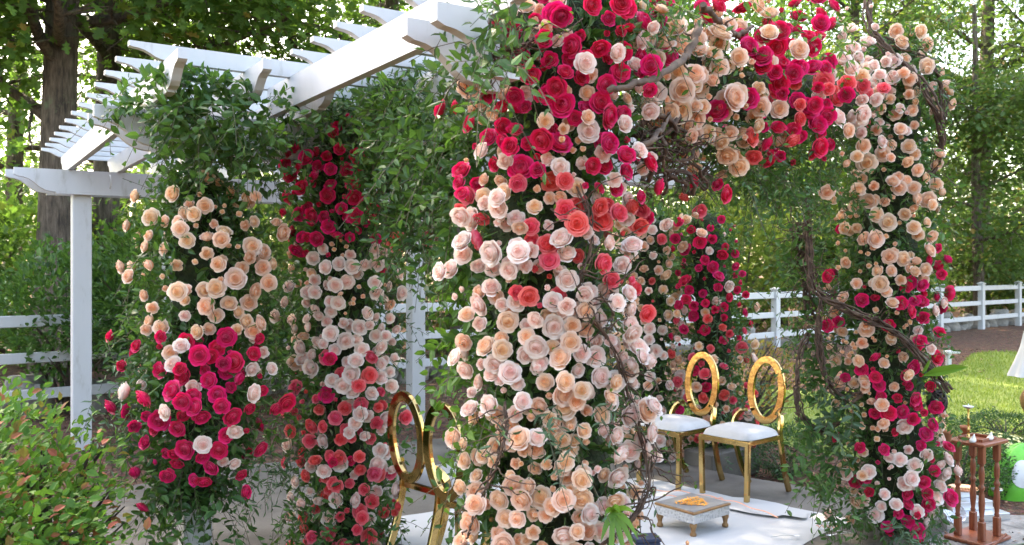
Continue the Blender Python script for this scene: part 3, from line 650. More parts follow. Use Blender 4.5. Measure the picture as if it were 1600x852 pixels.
# ------------------------------------------------------------------ roses
def rose_mesh(seed, openness, N, mat):
    """layered garden rose: a wound heart, cupped middle petals, reflexed outer petals with soft points. N scales how full it is."""
    rs = np.random.default_rng(seed); mb = MB(); nu, nv = 9, 8
    u = np.linspace(-1, 1, nu)[None, :]; v = np.linspace(0, 1, nv)[:, None]
    lay = []                      # (rim radius, rim height, half width, reflex, azimuth)
    ph = rs.uniform(0, 6)
    k1 = max(5, round(N * .36))
    for i in range(k1): lay.append((.07 + .33 * i / k1, .62 - .07 * i / k1, 1.5 - .45 * i / k1, .03, ph + i * 2.2))
    k2 = max(3, round(N * .22))
    for i in range(k2): lay.append((.50 + .1 * i / k2, .52 - .05 * i / k2, .88, .26, ph + 1 + i * 6.283 / k2 * (2 if k2 % 2 else 1) + rs.uniform(-.15, .15)))
    k3 = max(4, round(N * .22))
    for i in range(k3): lay.append((.66 + .1 * i / k3, .43 - .08 * i / k3, .80, .45, ph + 2 + i * 6.283 / k3 * (2 if k3 % 2 else 1) + rs.uniform(-.2, .2)))
    if N > 17:
        k4 = max(4, round(N * .24))
        for i in range(k4): lay.append((.80 + .10 * i / k4, .29 - .16 * i / k4, .74, .62, ph + 3.3 + i * 6.283 / k4 * (2 if k4 % 2 else 1) + rs.uniform(-.25, .25)))
    for i, (Rt, ht, w, rf, az) in enumerate(lay):
        inner = i < k1; Rt *= (1 if inner else openness) * rs.uniform(.95, 1.06); ht += rs.uniform(-.035, .035)
        if openness < .9: ht += .12 * (1 - openness) * 2
        Rb = .04 + .12 * Rt; ve = v * (1 - (.07 + .16 * min(1, Rt)) * np.abs(u) ** 3)
        ang = az + u * w * (.55 + .45 * np.sqrt(v)) + rs.uniform(-.03, .03)
        cup = np.sin(np.minimum(ve, 1) * math.pi / 2) ** (.9 if not inner else 1.2)
        r = Rb + (Rt - Rb) * cup + .035 * u * (1.6 if inner else 1)
        z = -.42 + (ht + .42) * ve ** (1.05 if inner else 1.5)
        c = np.clip((ve - .74) / .26, 0, 1) ** 1.6; tipk = (1 - np.abs(u)) ** 1.0
        r = r + c * rf * .22 * (1 + .5 * np.abs(u)); z = z - c * rf * (.16 + .10 * np.abs(u) ** 2)
        r = r + rf * .13 * tipk * ve ** 5
        r = r + .026 * np.sin(u * 6 + i * 1.7) * ve * (.4 + rf); z = z + .022 * np.sin(u * 4.3 + i * 2.9) * ve + rs.uniform(-.05, .05) * u
        V = np.stack([r * np.cos(ang), r * np.sin(ang), z + 0 * ang], -1).reshape(-1, 3)
        q = [(a * nu + b, a * nu + b + 1, (a + 1) * nu + b + 1, (a + 1) * nu + b) for a in range(nv - 1) for b in range(nu - 1)]
        mb.add(V, q, 0, True)
    a_n = 20; an = np.linspace(0, 2 * np.pi, a_n, endpoint=False); pf = [(.0, .50), (.10, .50), (.22, .42), (.42, .33), (.6, .16), (.66, -.05), (.45, -.32), (.1, -.42)]
    Vc = np.concatenate([np.stack([openness ** .5 * r_ * np.cos(an), openness ** .5 * r_ * np.sin(an), np.full(a_n, z_)], 1) for r_, z_ in pf])
    mb.add(Vc, [(i * a_n + j, i * a_n + (j + 1) % a_n, (i + 1) * a_n + (j + 1) % a_n, (i + 1) * a_n + j) for i in range(len(pf) - 1) for j in range(a_n)], 0, True)   # the packed heart of petals
    tube(mb, [(0, 0, -.3), (0, 0, -.5), (.03, .05, -1.3), (.05, .1, -1.9)], [.14, .09, .05, .045], 6, 1)
    for k_ in range(5):
        a = k_ * 1.2566; leaves(mb, np.array([[.1 * math.cos(a), .1 * math.sin(a), -.42]]), np.array([[math.cos(a), math.sin(a), -.1]]), np.array([[0, 0, 1.]]), .55, .4, 1)
    me = mb.mesh('rose', [mat, 'green_stem'])
    a_ = me.attributes.new('rim', 'FLOAT', 'POINT'); val = np.zeros(len(me.vertices)); nn_ = len(lay) * nu * nv; val[nn_:] = .35
    vv = np.tile(np.repeat(np.clip((np.linspace(0, 1, nv) - .45) / .5, 0, 1) ** 1.5, nu), len(lay)); val[:nn_] = vv
    a_.data.foreach_set('value', val.astype(np.float32)); return me
ROSE = {}
for c, m_ in (('M', 'crimson'), ('O', 'coral'), ('B', 'blush'), ('P', 'peach')):
    ROSE[c] = [rose_mesh(1, 1.0, 27, m_), rose_mesh(2, .88, 25, m_), rose_mesh(3, 1.08, 29, m_), rose_mesh(4, .72, 22, m_), rose_mesh(5, .95, 24, m_)]
    ROSE[c + 'b'] = [rose_mesh(6, .8, 15, m_), rose_mesh(7, .62, 13, m_), rose_mesh(8, .95, 16, m_)]
RNAME = {'M': 'crimson_rose', 'O': 'coral_rose', 'B': 'blush_rose', 'P': 'peach_rose', 'Ms': 'small_crimson_rose', 'Os': 'small_coral_rose', 'Bs': 'small_blush_rose', 'Ps': 'small_peach_rose', 'Mb': 'crimson_bud', 'Ob': 'coral_bud', 'Bb': 'blush_spray_rose', 'Pb': 'peach_spray_rose'}
DIAM = {'': .095, 's': .074, 'b': .045}
PLACED = []
def place_rose(parent, c, size, pos, n, counts, k=1.0):
    key = c + size
    if counts.get(key, 0) >= 100: return None
    counts[key] = counts.get(key, 0) + 1
    o = bpy.data.objects.new(RNAME[key], random.choice(ROSE[c + size.replace('s', '')])); col.objects.link(o); o.parent = parent
    n = Vector(n).normalized(); rad_ = DIAM[size] / 2 * k
    if PLACED:                                             # neighbours sit at different depths instead of growing through each other
        A = np.array([q_[0] for q_ in PLACED]); Rr = np.array([q_[1] for q_ in PLACED]); best = None
        for e in (0, .02, -.02, .04, .06, -.035):
            c_ = np.array(pos) + np.array(n) * e; m_ = np.min(np.linalg.norm(A - c_, axis=1) - .72 * (Rr + rad_))
            if m_ > 0: best = (m_, c_); break
            if best is None or m_ > best[0] + .004: best = (m_, c_)
        pos = best[1]
    PLACED.append((np.array(pos), rad_)); q = n.to_track_quat('Z', 'Y').to_matrix().to_4x4() @ Matrix.Rotation(random.uniform(0, 6.28), 4, 'Z')
    s = DIAM[size] / 2 * .98 * random.uniform(.84, 1.14) * k
    o.matrix_local = Matrix.Translation(Vector(pos) - Vector(parent.location)) @ q @ Matrix.Diagonal((s, s, s * random.uniform(.85, 1.05), 1))
    return o

# positions read off the photo: colour, then x,y (photo px) with size suffix s (small) or b (spray bud)
def parse(txt, ox, oy, sc=.5):
    out = []
    for grp in txt.strip().split('|'):
        c, rest = grp.split(':')
        for tok in rest.split():
            sz = tok[-1] if tok[-1] in 'sb' else ''
            x, y = tok.rstrip('sb').split(',')
            out.append((ox + float(x) * sc, oy + float(y) * sc, c.strip(), sz))
    return out
COL1 = parse('''P:635,562 567,607 448,627 613,675 650,650 495,690 427,722 570,705s 525,683s 757,632 785,638s 685,648b 700,662b 718,655b 788,698s 855,690s 835,743 775,757 690,722 605,752 648,785 680,762 765,810 812,808 850,832s 500,822 520,768s 425,830 575,832 678,828 706,770b 645,750s 605,815b 732,778b 455,845b''', 0, 0) + parse('''
P:433,15 455,70s 505,112 525,165 600,47 572,62 670,48 630,90 640,50s 727,10 780,60 810,42 760,80 748,148 795,145 743,122s 660,88s 625,192 655,180s 550,255 690,12b 720,95s 735,190s|
M:383,213 428,272 533,203 588,203 710,200 777,243 728,270 673,270 632,265 572,330 662,332 737,330 523,300 705,325s 625,387 672,380 590,385 702,403 770,425 860,400 585,440 642,452 517,460 497,375 470,440s 367,420 450,493 598,540 675,545 775,553 525,558s 690,497 450,608 550,628 640,648 735,627 745,693 492,733 720,440 815,370s 810,210s 635,575s 550,560s 770,495b|
B:575,128s 785,200 595,252 578,295 612,345 765,375 550,430 715,478 645,525 420,375 765,297 823,305 690,590s''', 0, 426)
COL2 = parse('''M:123,438 173,498 128,515 125,547 232,492s 305,488 322,533 205,552 248,565 370,503s 392,462s 120,610 175,595 228,615 300,575 375,585 372,612s 338,605 305,635 270,645 305,680 332,692s 153,680 223,677 235,702 180,740 222,740 260,722 150,778 360,755 370,687s 302,403b 390,840s|
P:240,755b 265,752b 283,770b 250,775b 268,793b 118,780b 120,800b 105,790b 185,840s|B:203,805 233,830 303,795 215,772s 268,823 303,822 355,785 362,828 335,835''', 400, 0) + parse('''
B:198,32 208,75 110,95 88,145 135,142 133,173s 248,38 285,27 230,85s 258,90 200,100s 200,125s 212,158 270,150 290,170s 345,127 368,60 347,160 322,182 360,190 242,195 198,220 277,217 310,217s 388,200s 325,245 310,265 375,235 398,175s 412,150s 415,35s 430,185s 415,220s 390,240s 192,295 243,325 283,278 293,310 272,352 298,375 352,370 385,318 383,290 407,355 320,462 290,485 225,517 222,610 267,595 118,537 370,552 362,592 390,590 405,585 390,455 385,495 168,718 252,700 302,708 375,680 404,670 350,780 133,750 170,685s 215,715s|
P:132,273 165,202s 300,70b 290,95b 308,97b 320,45b 325,72b 268,95b 268,70b 405,90s|
O:100,437s 235,262 138,350 362,258 347,300 315,345 385,372 235,345s 350,338s 323,400 195,402s 273,425 192,468 232,478 268,500s 192,522 275,528 198,572 243,562 318,572 127,488 168,625 90,598s 252,645 278,665 292,642s 350,632 375,638 330,685 365,715 330,740 260,755 165,797 305,795 352,812 278,828 325,605s 130,430s 165,840s 375,415s 395,420s 430,730s 430,755s 343,525s 225,700s|
M:240,292 228,382 290,600s''', 400, 426)
SWAG = parse('''B:545,465 555,490 600,570 505,660 510,600 530,580|P:485,505s 480,690|M:555,533|O:440,755 540,745''', 400, 0)
CTR_TOP = parse('''M:65,5 105,133 240,98 335,65 345,45 430,22 520,40 465,85 575,72 643,75 815,62 438,147 528,150 372,165 320,187 350,217 265,228 600,205 485,222 690,195 400,262 475,268 590,300 313,310 370,322 460,320 520,357 455,380 190,352 248,360 140,305 22,345 140,422 235,412 300,435 340,450 80,530 240,535 300,535 430,527 510,490 530,540 605,590 503,600 595,165s 50,345s 55,565s 770,570s 840,590s 630,675s|
B:372,120s 345,145s 407,213 262,310 230,240s 470,165 575,135 655,280 600,345 133,482 195,510 315,490 353,525 453,478 483,410 422,415 510,300s 155,633 222,675 65,697 220,777 200,825 378,782 270,775 405,740 525,770 480,760 495,810 203,715s 355,715s 600,545s 565,670s 45,845 155,830s 540,615s 685,700s 535,585s 560,645s 620,500s|
P:257,38 285,100s 315,88s 295,30s 610,25 625,105 700,75 650,175 745,165 795,150s 680,130 715,120 860,60 860,135 835,185 875,190 820,265 885,285 770,260 755,235 715,242 860,320 845,360 790,330s 770,335s 710,330 745,315 750,400 853,430 895,495 770,690b 198,285s 180,315s 90,352s 75,320b 115,330s 105,300b 305,372 385,600 127,550s 125,592s 370,447b 395,440b 385,470b 400,460b 415,305s 548,295s 445,250s 270,657s 300,640s 185,583|
O:237,600 330,572 95,612 143,678 350,663 400,655 395,695 283,708 530,655 318,767 147,793 450,825 318,830 450,690 480,695 470,660 425,620s 590,650s 600,710s 530,820s 775,648s 738,627s 495,660 450,650''', 700, 0)
CTR_BOT = parse('''B:155,42 50,10 270,15 237,0 357,45 318,95 240,100 275,140 360,95 130,165 455,160 430,85 475,50 265,218 330,190 400,262 90,315 75,265 180,287 225,313 185,340s 95,415 165,405 258,380 430,322 480,345 520,275 550,235 500,235 490,390 530,320 525,440 500,480 570,480 285,507 478,537 500,605 540,555 460,725 345,800 462,805 515,705 525,110 445,265 305,290s 555,250 620,575 495,300|
P:160,88s 200,160 90,205 135,235 377,160 375,218 345,265 318,245s 350,370 300,345 352,432 450,447 530,430 55,487 220,470s 345,522 345,580 350,610s 403,628 365,640s 385,515s 385,480s 325,625b 315,662b 195,715 250,700 290,690 365,730 410,700 500,675 200,780 280,808 370,835 385,790s 105,570s 130,575s 100,580 160,605s 90,720s 435,370s 435,350s 385,640 230,840s 90,845 575,690s 560,800s 205,545s 270,460b 270,650s 265,620s|
O:240,47 465,5 315,0b 545,60''', 700, 426)
RT_TOP = parse('''M:15,55 125,5 165,125 367,45 300,55 300,65 230,70s 367,115 238,150 250,195 338,168 400,190 298,215 378,212 180,225 218,235 262,240 243,268 230,300 303,303 383,325 437,292 383,367 190,345 237,395 307,420 208,432 393,440 350,350 340,400 325,485 315,475 192,503 30,595 335,270s 185,210 345,340 55,360 120,290 270,140 335,335 430,715s 670,803 700,835 380,405s|
O:380,257 437,250 258,305 300,372 258,432 140,418 150,497s 405,290s 360,395 505,395 445,310 290,255s 380,290s 480,275s|
P:60,65 130,50 168,45 210,40 280,165 60,135 35,185 75,190 150,160 180,165 20,265 45,365 90,285 55,320 165,265 150,325 175,370 248,362 50,430 103,495 200,190 175,130 190,275 115,350b 100,355b 125,235b 110,213b 145,215b 590,142 665,140 665,175 740,295 755,340 617,300 600,397 590,355 625,455 540,410 495,455 433,410 485,240 535,310 545,495 495,510 695,515 570,455s 610,510 640,530 545,295 650,320s 497,590 505,635 575,572 595,590 630,590 670,615 705,580 675,655 545,670 595,662 560,635s 500,750 540,750 637,738 640,715 685,745 565,800 610,810 455,825 580,845 625,845 665,845 395,595s 525,700b 570,735b 430,665b 450,660b 440,685b 430,690b 455,680b 465,670b 515,795b 485,800b 515,825b 540,825b 630,250 640,275s|
B:520,190 472,140 478,195s 478,297 428,378 478,367 518,360 493,425 455,220 530,285 375,300s 530,260s 475,335 430,122s 625,410s 600,340s 690,270s''', 1100, 0)
RT_BOT = parse('''M:415,18 500,88 535,75s 735,58 660,47 625,120 655,135 570,153 707,178 530,252 485,290 548,348 437,157 705,263 655,205 620,315 635,310 525,433 570,428 607,430 495,540 552,545 705,412 675,500 520,678 700,622 662,640 670,685 745,698 690,725 655,790 622,780 625,690s 592,505s 645,385 735,540 580,385 520,140s 700,8 735,68s 480,655s 600,755s 695,240s 645,30 417,510s 690,470|
B:688,118 670,235 613,583 527,618 662,558 640,595 613,648 470,633 515,712 587,707 525,752 657,725 637,655s 735,518 740,575 725,605 755,622 730,640 715,670 708,692 745,735 740,440s 705,300s 745,605s 640,490s 565,605b 580,605b 565,690s|
P:580,12 610,5 625,5 665,8 447,72 585,97 480,30s 475,335s 560,60 550,35 620,160b 630,175b 610,165b 440,183s 437,207b 465,207b 450,220b 475,235b 445,250b 470,245b 445,240b 395,25b 388,48b 405,48b 395,45b 568,285s 525,210b 540,205b 467,365b 453,392b 480,385b 495,405b 470,395b 485,400b 512,380b 520,400s 490,325s 505,335s 485,467b 480,490b 500,490b 515,487b 540,487b 558,490s 530,520b 565,470b 450,582b 470,600b 435,605b 455,620b 470,590b 480,740b 475,712b 465,715b 500,700 655,200s 735,430b 735,450b 625,260s 600,370s 700,470b''', 1100, 426)
def prof_at(prof, py):
    a = np.array(prof, float); return np.interp(py, a[:, 0], a[:, 1]), np.interp(py, a[:, 0], a[:, 2])
def surf(prof, D, px, py):
    """point on the near side of a pillar whose outline in the photo is prof = [(y, centre x, half width)]"""
    cx, rp = prof_at(prof, py); f = np.clip((px - cx) / rp, -1.15, 1.15); r = rp / F * D
    back = math.sqrt(max(0, 1 - f * f)); dep = D - r * back * .92
    if abs(f) > .9: dep -= .12                              # stems that stand out from the side
    p = at(px, py, dep); ax = at(cx, py, D); nn = np.array([f, -back, 0.]); return p, nn
def facing(nn, pos, tilt=0, bias=.6):
    tocam = nrm(np.array([0, 0, CH]) - pos)
    return nn * .75 + tocam * bias * .8 + RNG.normal(size=3) * .36 + np.array([0, 0, .08]) + np.array([0, 0, tilt])

def pillar(name, label, px0, D, prof, rlist, nspr, fillr=0, sides=40, leafL=.052, sprL=(.13, .3), Lmat='smilax_leaf', core=.5, k=1.0, tiltf=None, spr_extra=(), group='flower pillars wound round the posts', ntop=0):
    base = at(px0, 500, D); base[2] = 0
    t = thing(name, label, 'flower pillar', tuple(base), 0, group)
    rl = list(rlist); cur = {}
    minpy = min(r_[1] for r_ in rl); maxpy = max(r_[1] for r_ in rl)
    # a few more between the ones read off the photo, colour of a neighbour
    xy = np.array([(a[0], a[1]) for a in rl]); sizes = {'': 26, 's': 20, 'b': 13}; sc = 4.6 / D * .5 + .5
    tries = 0; add = 0
    while add < fillr and tries < 14000:
        tries += 1; b = rl[RNG.integers(len(rlist))]
        ang = RNG.uniform(0, 6.28); dd = RNG.uniform(18, 34) * sc; x_ = b[0] + dd * math.cos(ang); y_ = b[1] + dd * math.sin(ang)
        cx, rp = prof_at(prof, y_)
        if abs(x_ - cx) > rp * .98: continue
        if np.min(np.hypot(xy[:, 0] - x_, xy[:, 1] - y_)) < 12.5 * sc: continue
        szz = ('', 's', 's', 'b')[RNG.integers(4)]
        rl.append((x_, y_, b[2], szz)); xy = np.vstack([xy, (x_, y_)]); add += 1
    for (px, py, c, sz) in rl:
        p, nn = surf(prof, D, px, py); p = p + RNG.normal(size=3) * .012 + nn * (.045 if sz == '' else .015)
        if tiltf and py > 610: p = p + nrm(np.array([0, 0, CH]) - p) * .1
        fc = facing(nn, p, tiltf(py) if tiltf else 0); place_rose(t, c, sz, p, fc, cur, k)
    for i in range(sides):
        b = rl[RNG.integers(len(rl))]; cx, rp = prof_at(prof, b[1]); r_ = rp / F * D
        a = R(RNG.uniform(75, 180)) * (1 if i % 2 else -1); nn = np.array([math.sin(a), -math.cos(a), 0]); ax = at(cx, b[1], D)
        p = ax + nn * r_ * .9 + RNG.normal(size=3) * .02; place_rose(t, b[2], b[3], p, nn + RNG.normal(size=3) * .3, cur, k)
    # mossy core, its dark colour standing in for shade between the flowers
    ys = np.linspace(prof[0][0], prof[-1][0], 26); P = []; rr = []
    for y_ in ys:
        cx, rp = prof_at(prof, y_); P.append(at(cx, y_, D) - base); rr.append(rp / F * D * core)
    rr = np.array(rr) * (1 + .12 * np.sin(np.arange(26) * 1.9)); rr[0] *= .3
    mb = MB(); tube(mb, P, rr, 12); mb.build('shade_moss_core', 'shade_moss', t)
    # greenery
    mb = MB(); n = nspr; y_ = RNG.uniform(prof[0][0], prof[-1][0], n)
    pr = np.array(prof, float); cx = np.interp(y_, pr[:, 0], pr[:, 1]); rp = np.interp(y_, pr[:, 0], pr[:, 2]) / F * D
    a = RNG.uniform(0, 2 * math.pi, n); nn = np.stack([np.sin(a), -np.cos(a), 0 * a], 1)
    ax = np.stack([(cx - CX) / F * D, np.full(n, D), CH - (y_ - HY) / F * D], 1)
    p = ax + nn * (rp * RNG.uniform(.3, .72, n))[:, None]
    d = nn + RNG.normal(size=(n, 3)) * .55 + [0, 0, .1]
    h = n // 9
    p_ = p - base
    sprigs(mb, p_[h:], d[h:], RNG.uniform(*sprL, n - h) * .68, .75, 6, leafL * 1.45, .48, 0, 2)
    sprigs(mb, p_[:h], d[:h], RNG.uniform(.18, .36, h) * .7, .5, 12, leafL * .8, .2, 1, 2, spread=.8)
    for (x0, y0, x1, y1, dd, cnt, mi, ll, w_) in spr_extra:       # loose greens: box in the photo and depth, hung on this pillar
        px = RNG.uniform(x0, x1, cnt); py = RNG.uniform(y0, y1, cnt); dep = dd + RNG.normal(0, .1, cnt)
        q = np.stack([(px - CX) / F * dep, dep, CH - (py - HY) / F * dep], 1) - base
        out = nrm(q * [1, 1, 0]) * .4 + RNG.normal(size=(cnt, 3)) * .6
        sprigs(mb, q, out, RNG.uniform(.1, .22, cnt), .9, 7, ll * 1.3, w_, mi, 2)
    mb.build('greenery', [Lmat, 'greygreen_leaf', 'dark_stem', 'fresh_leaf'], t)
    return t


p_col1 = pillar('flower_pillar', 'leftmost flower pillar, peach roses above drooping crimson ones', 308, 4.5, [(270, 305, 30), (320, 312, 80), (400, 315, 105), (500, 310, 95), (560, 312, 110), (640, 310, 110), (720, 310, 80), (790, 305, 50)],
    COL1, 700, 50, 30, k=.94, leafL=.05, tiltf=lambda py: -.9 if py > 700 else (-.3 if py > 620 else 0), core=.42,
    spr_extra=[(240, 760, 375, 850, 4.35, 26, 0, .055, .5), (150, 560, 230, 700, 4.45, 34, 1, .05, .28), (215, 640, 410, 745, 4.4, 26, 0, .045, .4), (215, 400, 260, 660, 4.5, 60, 0, .05, .4), (380, 330, 430, 600, 4.55, 40, 0, .045, .35)])
p_col2 = pillar('flower_pillar', 'flower pillar with a crimson top over pale pink and coral roses, second from the left', 535, 5.0, [(165, 535, 50), (230, 525, 80), (400, 532, 84), (520, 535, 88), (650, 540, 84), (760, 540, 84), (845, 540, 80)],
    COL2, 950, 130, 40, k=.9, leafL=.048, core=.5, spr_extra=[(405, 700, 470, 800, 4.9, 30, 1, .05, .24), (430, 430, 470, 700, 4.95, 60, 0, .04, .3), (600, 400, 630, 700, 4.95, 12, 1, .045, .25), (440, 150, 630, 240, 4.9, 160, 0, .05, .45), (440, 790, 620, 850, 4.8, 60, 0, .045, .4)])
ctr = [a for a in CTR_TOP if a[0] <= 1012 and not (a[0] > 975 and a[1] > 300)] + [a for a in CTR_BOT if a[0] < 1012]
p_ctr = pillar('flower_pillar', 'large flower pillar in the foreground centre, crimson at the top fading through coral to blush and peach', 865, 3.28,
    [(-60, 880, 120), (60, 875, 140), (200, 865, 140), (300, 855, 135), (450, 852, 135), (600, 858, 130), (750, 868, 135), (900, 870, 140)], ctr, 1150, 270, 40, k=.81, leafL=.05, core=.6, sprL=(.05, .15),
    spr_extra=[(695, 180, 760, 420, 3.35, 80, 0, .05, .5), (712, 400, 760, 590, 3.4, 60, 3, .052, .5), (738, 590, 790, 720, 3.35, 34, 3, .052, .5), (725, 700, 790, 852, 3.3, 40, 0, .05, .45), (705, 0, 780, 110, 2.9, 16, 1, .055, .22), (745, 0, 810, 120, 2.62, 26, 0, .045, .45), (960, 0, 1040, 60, 3.3, 30, 0, .045, .4), (800, 620, 960, 700, 2.98, 26, 1, .04, .25)])
rt = [a for a in RT_TOP if a[0] >= 1348 or (a[0] > 1300 and a[1] > 285)] + RT_BOT
p_rt = pillar('flower_pillar', 'flower pillar at the right by the lawn, peach at the top and crimson with pale pink below', 1385, 5.2,
    [(55, 1390, 40), (110, 1395, 75), (250, 1390, 78), (420, 1385, 82), (560, 1385, 88), (700, 1398, 85), (800, 1400, 70), (828, 1400, 60)], rt, 950, 160, 40, k=.9, leafL=.045, core=.5,
    spr_extra=[(1235, 330, 1310, 560, 5.2, 90, 0, .05, .5), (1262, 560, 1320, 760, 5.1, 70, 0, .055, .5), (1290, 760, 1370, 815, 5.0, 40, 0, .04, .4), (1385, 815, 1475, 852, 4.85, 26, 1, .05, .26), (1400, 20, 1480, 130, 5.2, 20, 0, .045, .4), (1295, 600, 1325, 690, 5.0, 14, 1, .07, .4)])
def zonefill(x0, x1, y0, y1, step, fn, taper=None):
    out = []; xy = np.zeros((0, 2)); tries = 0
    while tries < 9000:
        tries += 1; x_ = RNG.uniform(x0, x1); y_ = RNG.uniform(y0, y1)
        if taper and not taper(x_, y_): continue
        if len(xy) and np.min(np.hypot(xy[:, 0] - x_, xy[:, 1] - y_)) < step: continue
        xy = np.vstack([xy, (x_, y_)]); out.append((x_, y_, *fn(x_, y_)))
    return out
def pick(*w):
    r_ = RNG.uniform() * sum(a[1] for a in w)
    for a, b in w:
        r_ -= b
        if r_ <= 0: return a
    return w[-1][0]
def f1(x, y):
    s = pick(('', 5), ('s', 4), ('b', 2))
    if y < 480: return pick(('P', 8), ('B', 1.5), ('O', 1)), s
    if y < 560: return pick(('P', 3), ('B', 4)), s
    return pick(('B', 8), ('P', 1.5)), s
def f2(x, y):
    s = pick(('', 5), ('s', 4), ('b', 2))
    if y < 470: return pick(('M', 8), ('B', 1), ('P', .8)), s
    if y < 540: return pick(('M', 4), ('P', 3), ('O', 2)), s
    return pick(('P', 4), ('O', 4), ('B', 1.5), ('M', 1)), s
pillar('flower_pillar', 'peach and pale pink flower pillar at the back, behind the centre one', 1012, 7.3, [(325, 1010, 30), (360, 1010, 46), (500, 1012, 48), (650, 1012, 50), (724, 1010, 50)],
    zonefill(966, 1058, 335, 715, 14.5, f1), 620, 0, 20, leafL=.045, core=.55, sprL=(.1, .22))
pillar('flower_pillar', 'crimson-topped flower pillar at the back, just right of the peach one and behind the oval-back chairs', 1114, 7.3, [(330, 1090, 30), (360, 1105, 48), (470, 1114, 55), (560, 1115, 56), (650, 1115, 48), (732, 1112, 45)],
    zonefill(1060, 1172, 338, 690, 14.5, f2, lambda x, y: abs(x - (1100 + (y - 340) * .08)) < 34 + min(1, (y - 335) / 120) * 26), 620, 0, 20, leafL=.045, core=.5, sprL=(.1, .22), spr_extra=[(1120, 450, 1180, 720, 6.9, 40, 1, .05, .25)])

# flower arch between the centre and the right pillar, green garland over the pergola, swag to the centre pillar
def line_depth(px, A, B):
    k_ = (px - CX) / F; dx, dy = B[0] - A[0], B[1] - A[1]; t_ = (k_ * A[1] - A[0]) / (dx - k_ * dy); return A[1] + dy * t_
AC, AR = (.12, 3.25), (2.25, 5.2)
arch = thing('flower_arch', 'flower arch of peach, crimson and coral roses joining the centre and right pillars', 'flower arch', (.9, 4.1, 2.4))
arch_c = [(980, 60), (1060, 110), (1150, 150), (1240, 150), (1320, 160), (1390, 140)]
al = [a for a in CTR_TOP if a[0] > 1012 and a[1] < 300] + [a for a in RT_TOP if a[0] < 1348 and not (a[0] > 1300 and a[1] > 285)] + [a for a in CTR_TOP if 975 < a[0] and a[1] >= 300 and a[0] < 1100]
cur = {}; xy = np.array([(a[0], a[1]) for a in al]); add = 0
for _ in range(6000):
    b = al[RNG.integers(len(al))]; ang = RNG.uniform(0, 6.28); dd = RNG.uniform(17, 30); x_ = b[0] + dd * math.cos(ang); y_ = b[1] + dd * math.sin(ang)
    if add >= 120 or x_ < 1015 or y_ > 262 or np.min(np.hypot(xy[:, 0] - x_, xy[:, 1] - y_)) < 15.5: continue
    al.append((x_, y_, b[2], ('', 's', 'b')[RNG.integers(3)])); xy = np.vstack([xy, (x_, y_)]); add += 1
ac = np.array(arch_c, float)
for (px, py, c, sz) in al:
    D_ = line_depth(px, AC, AR); cy = np.interp(px, ac[:, 0], ac[:, 1]); f = np.clip((py - cy) / 125, -1, 1)
    D_ -= (.34 + .1 * min(1, max(0, (px - 1120) / 120))) * math.sqrt(max(.15, 1 - f * f)); p = at(px, py, D_); nn = np.array([.2, -math.sqrt(max(.05, 1 - f * f)), -f * .7])
    place_rose(arch, c, sz, p + RNG.normal(size=3) * .015, facing(nn, p), cur)
for i in range(60):
    b = al[RNG.integers(len(al))]; D_ = line_depth(b[0], AC, AR); cy = np.interp(b[0], ac[:, 0], ac[:, 1]); a = RNG.uniform(.8, 3.8)
    nn = np.array([-.5 * math.sin(a), .6 * math.sin(a), math.cos(a)]); p = at(b[0], cy, D_) + nrm(nn) * .25
    place_rose(arch, b[2], b[3], p, nn, cur)
def garland(mb, path, rad, cnt, leafL, wr, mi, base, droop=.8, L=(.08, .18), K=7, narrow=.1, si=2):
    """path [(px, py, D)...]; rad in m; sprigs all round it"""
    P = smooth_path([at(*q) for q in path], 60); f = RNG.uniform(0, 59, cnt); i = f.astype(int)
    c = P[i] + (P[np.minimum(i + 1, 59)] - P[i]) * (f - i)[:, None]
    off = nrm(RNG.normal(size=(cnt, 3))); rr = rad * RNG.uniform(.1, 1, cnt) ** .6
    p = c + off * rr[:, None] - np.array(base); h = int(cnt * narrow)
    sprigs(mb, p[h:], off[h:] + RNG.normal(size=(cnt - h, 3)) * .4, RNG.uniform(*L, cnt - h) * 1.15, droop, K, leafL * 1.28, wr, mi, si)
    if h: sprigs(mb, p[:h], off[:h] + RNG.normal(size=(h, 3)) * .4, RNG.uniform(*L, h) * 1.2, droop * .6, K + 3, leafL * .85, .2, 1, si)
b_ = tuple(arch.location); mb = MB()
garland(mb, [(900, 60, 3.4), (1060, 110, 3.78), (1200, 160, 4.3), (1320, 170, 4.97), (1390, 120, 5.3)], .19, 620, .045, .42, 0, b_)
garland(mb, [(1060, 230, 3.95), (1150, 255, 4.2), (1230, 275, 4.5), (1310, 300, 4.95)], .14, 240, .045, .45, 0, b_)
garland(mb, [(1000, 20, 3.6), (1120, 30, 3.95), (1300, 60, 4.6)], .14, 110, .045, .4, 3, b_)
mb.build('greenery', ['smilax_leaf', 'greygreen_leaf', 'dark_stem', 'fresh_leaf'], arch)
mb = MB(); tube(mb, np.array([at(x_, y_, line_depth(x_, AC, AR)) for x_, y_ in arch_c]) - np.array(b_), [.1, .12, .12, .12, .1, .08], 12); mb.build('shade_moss_core', 'shade_moss', arch)  # dark inner fill again, painted shade behind the arch roses

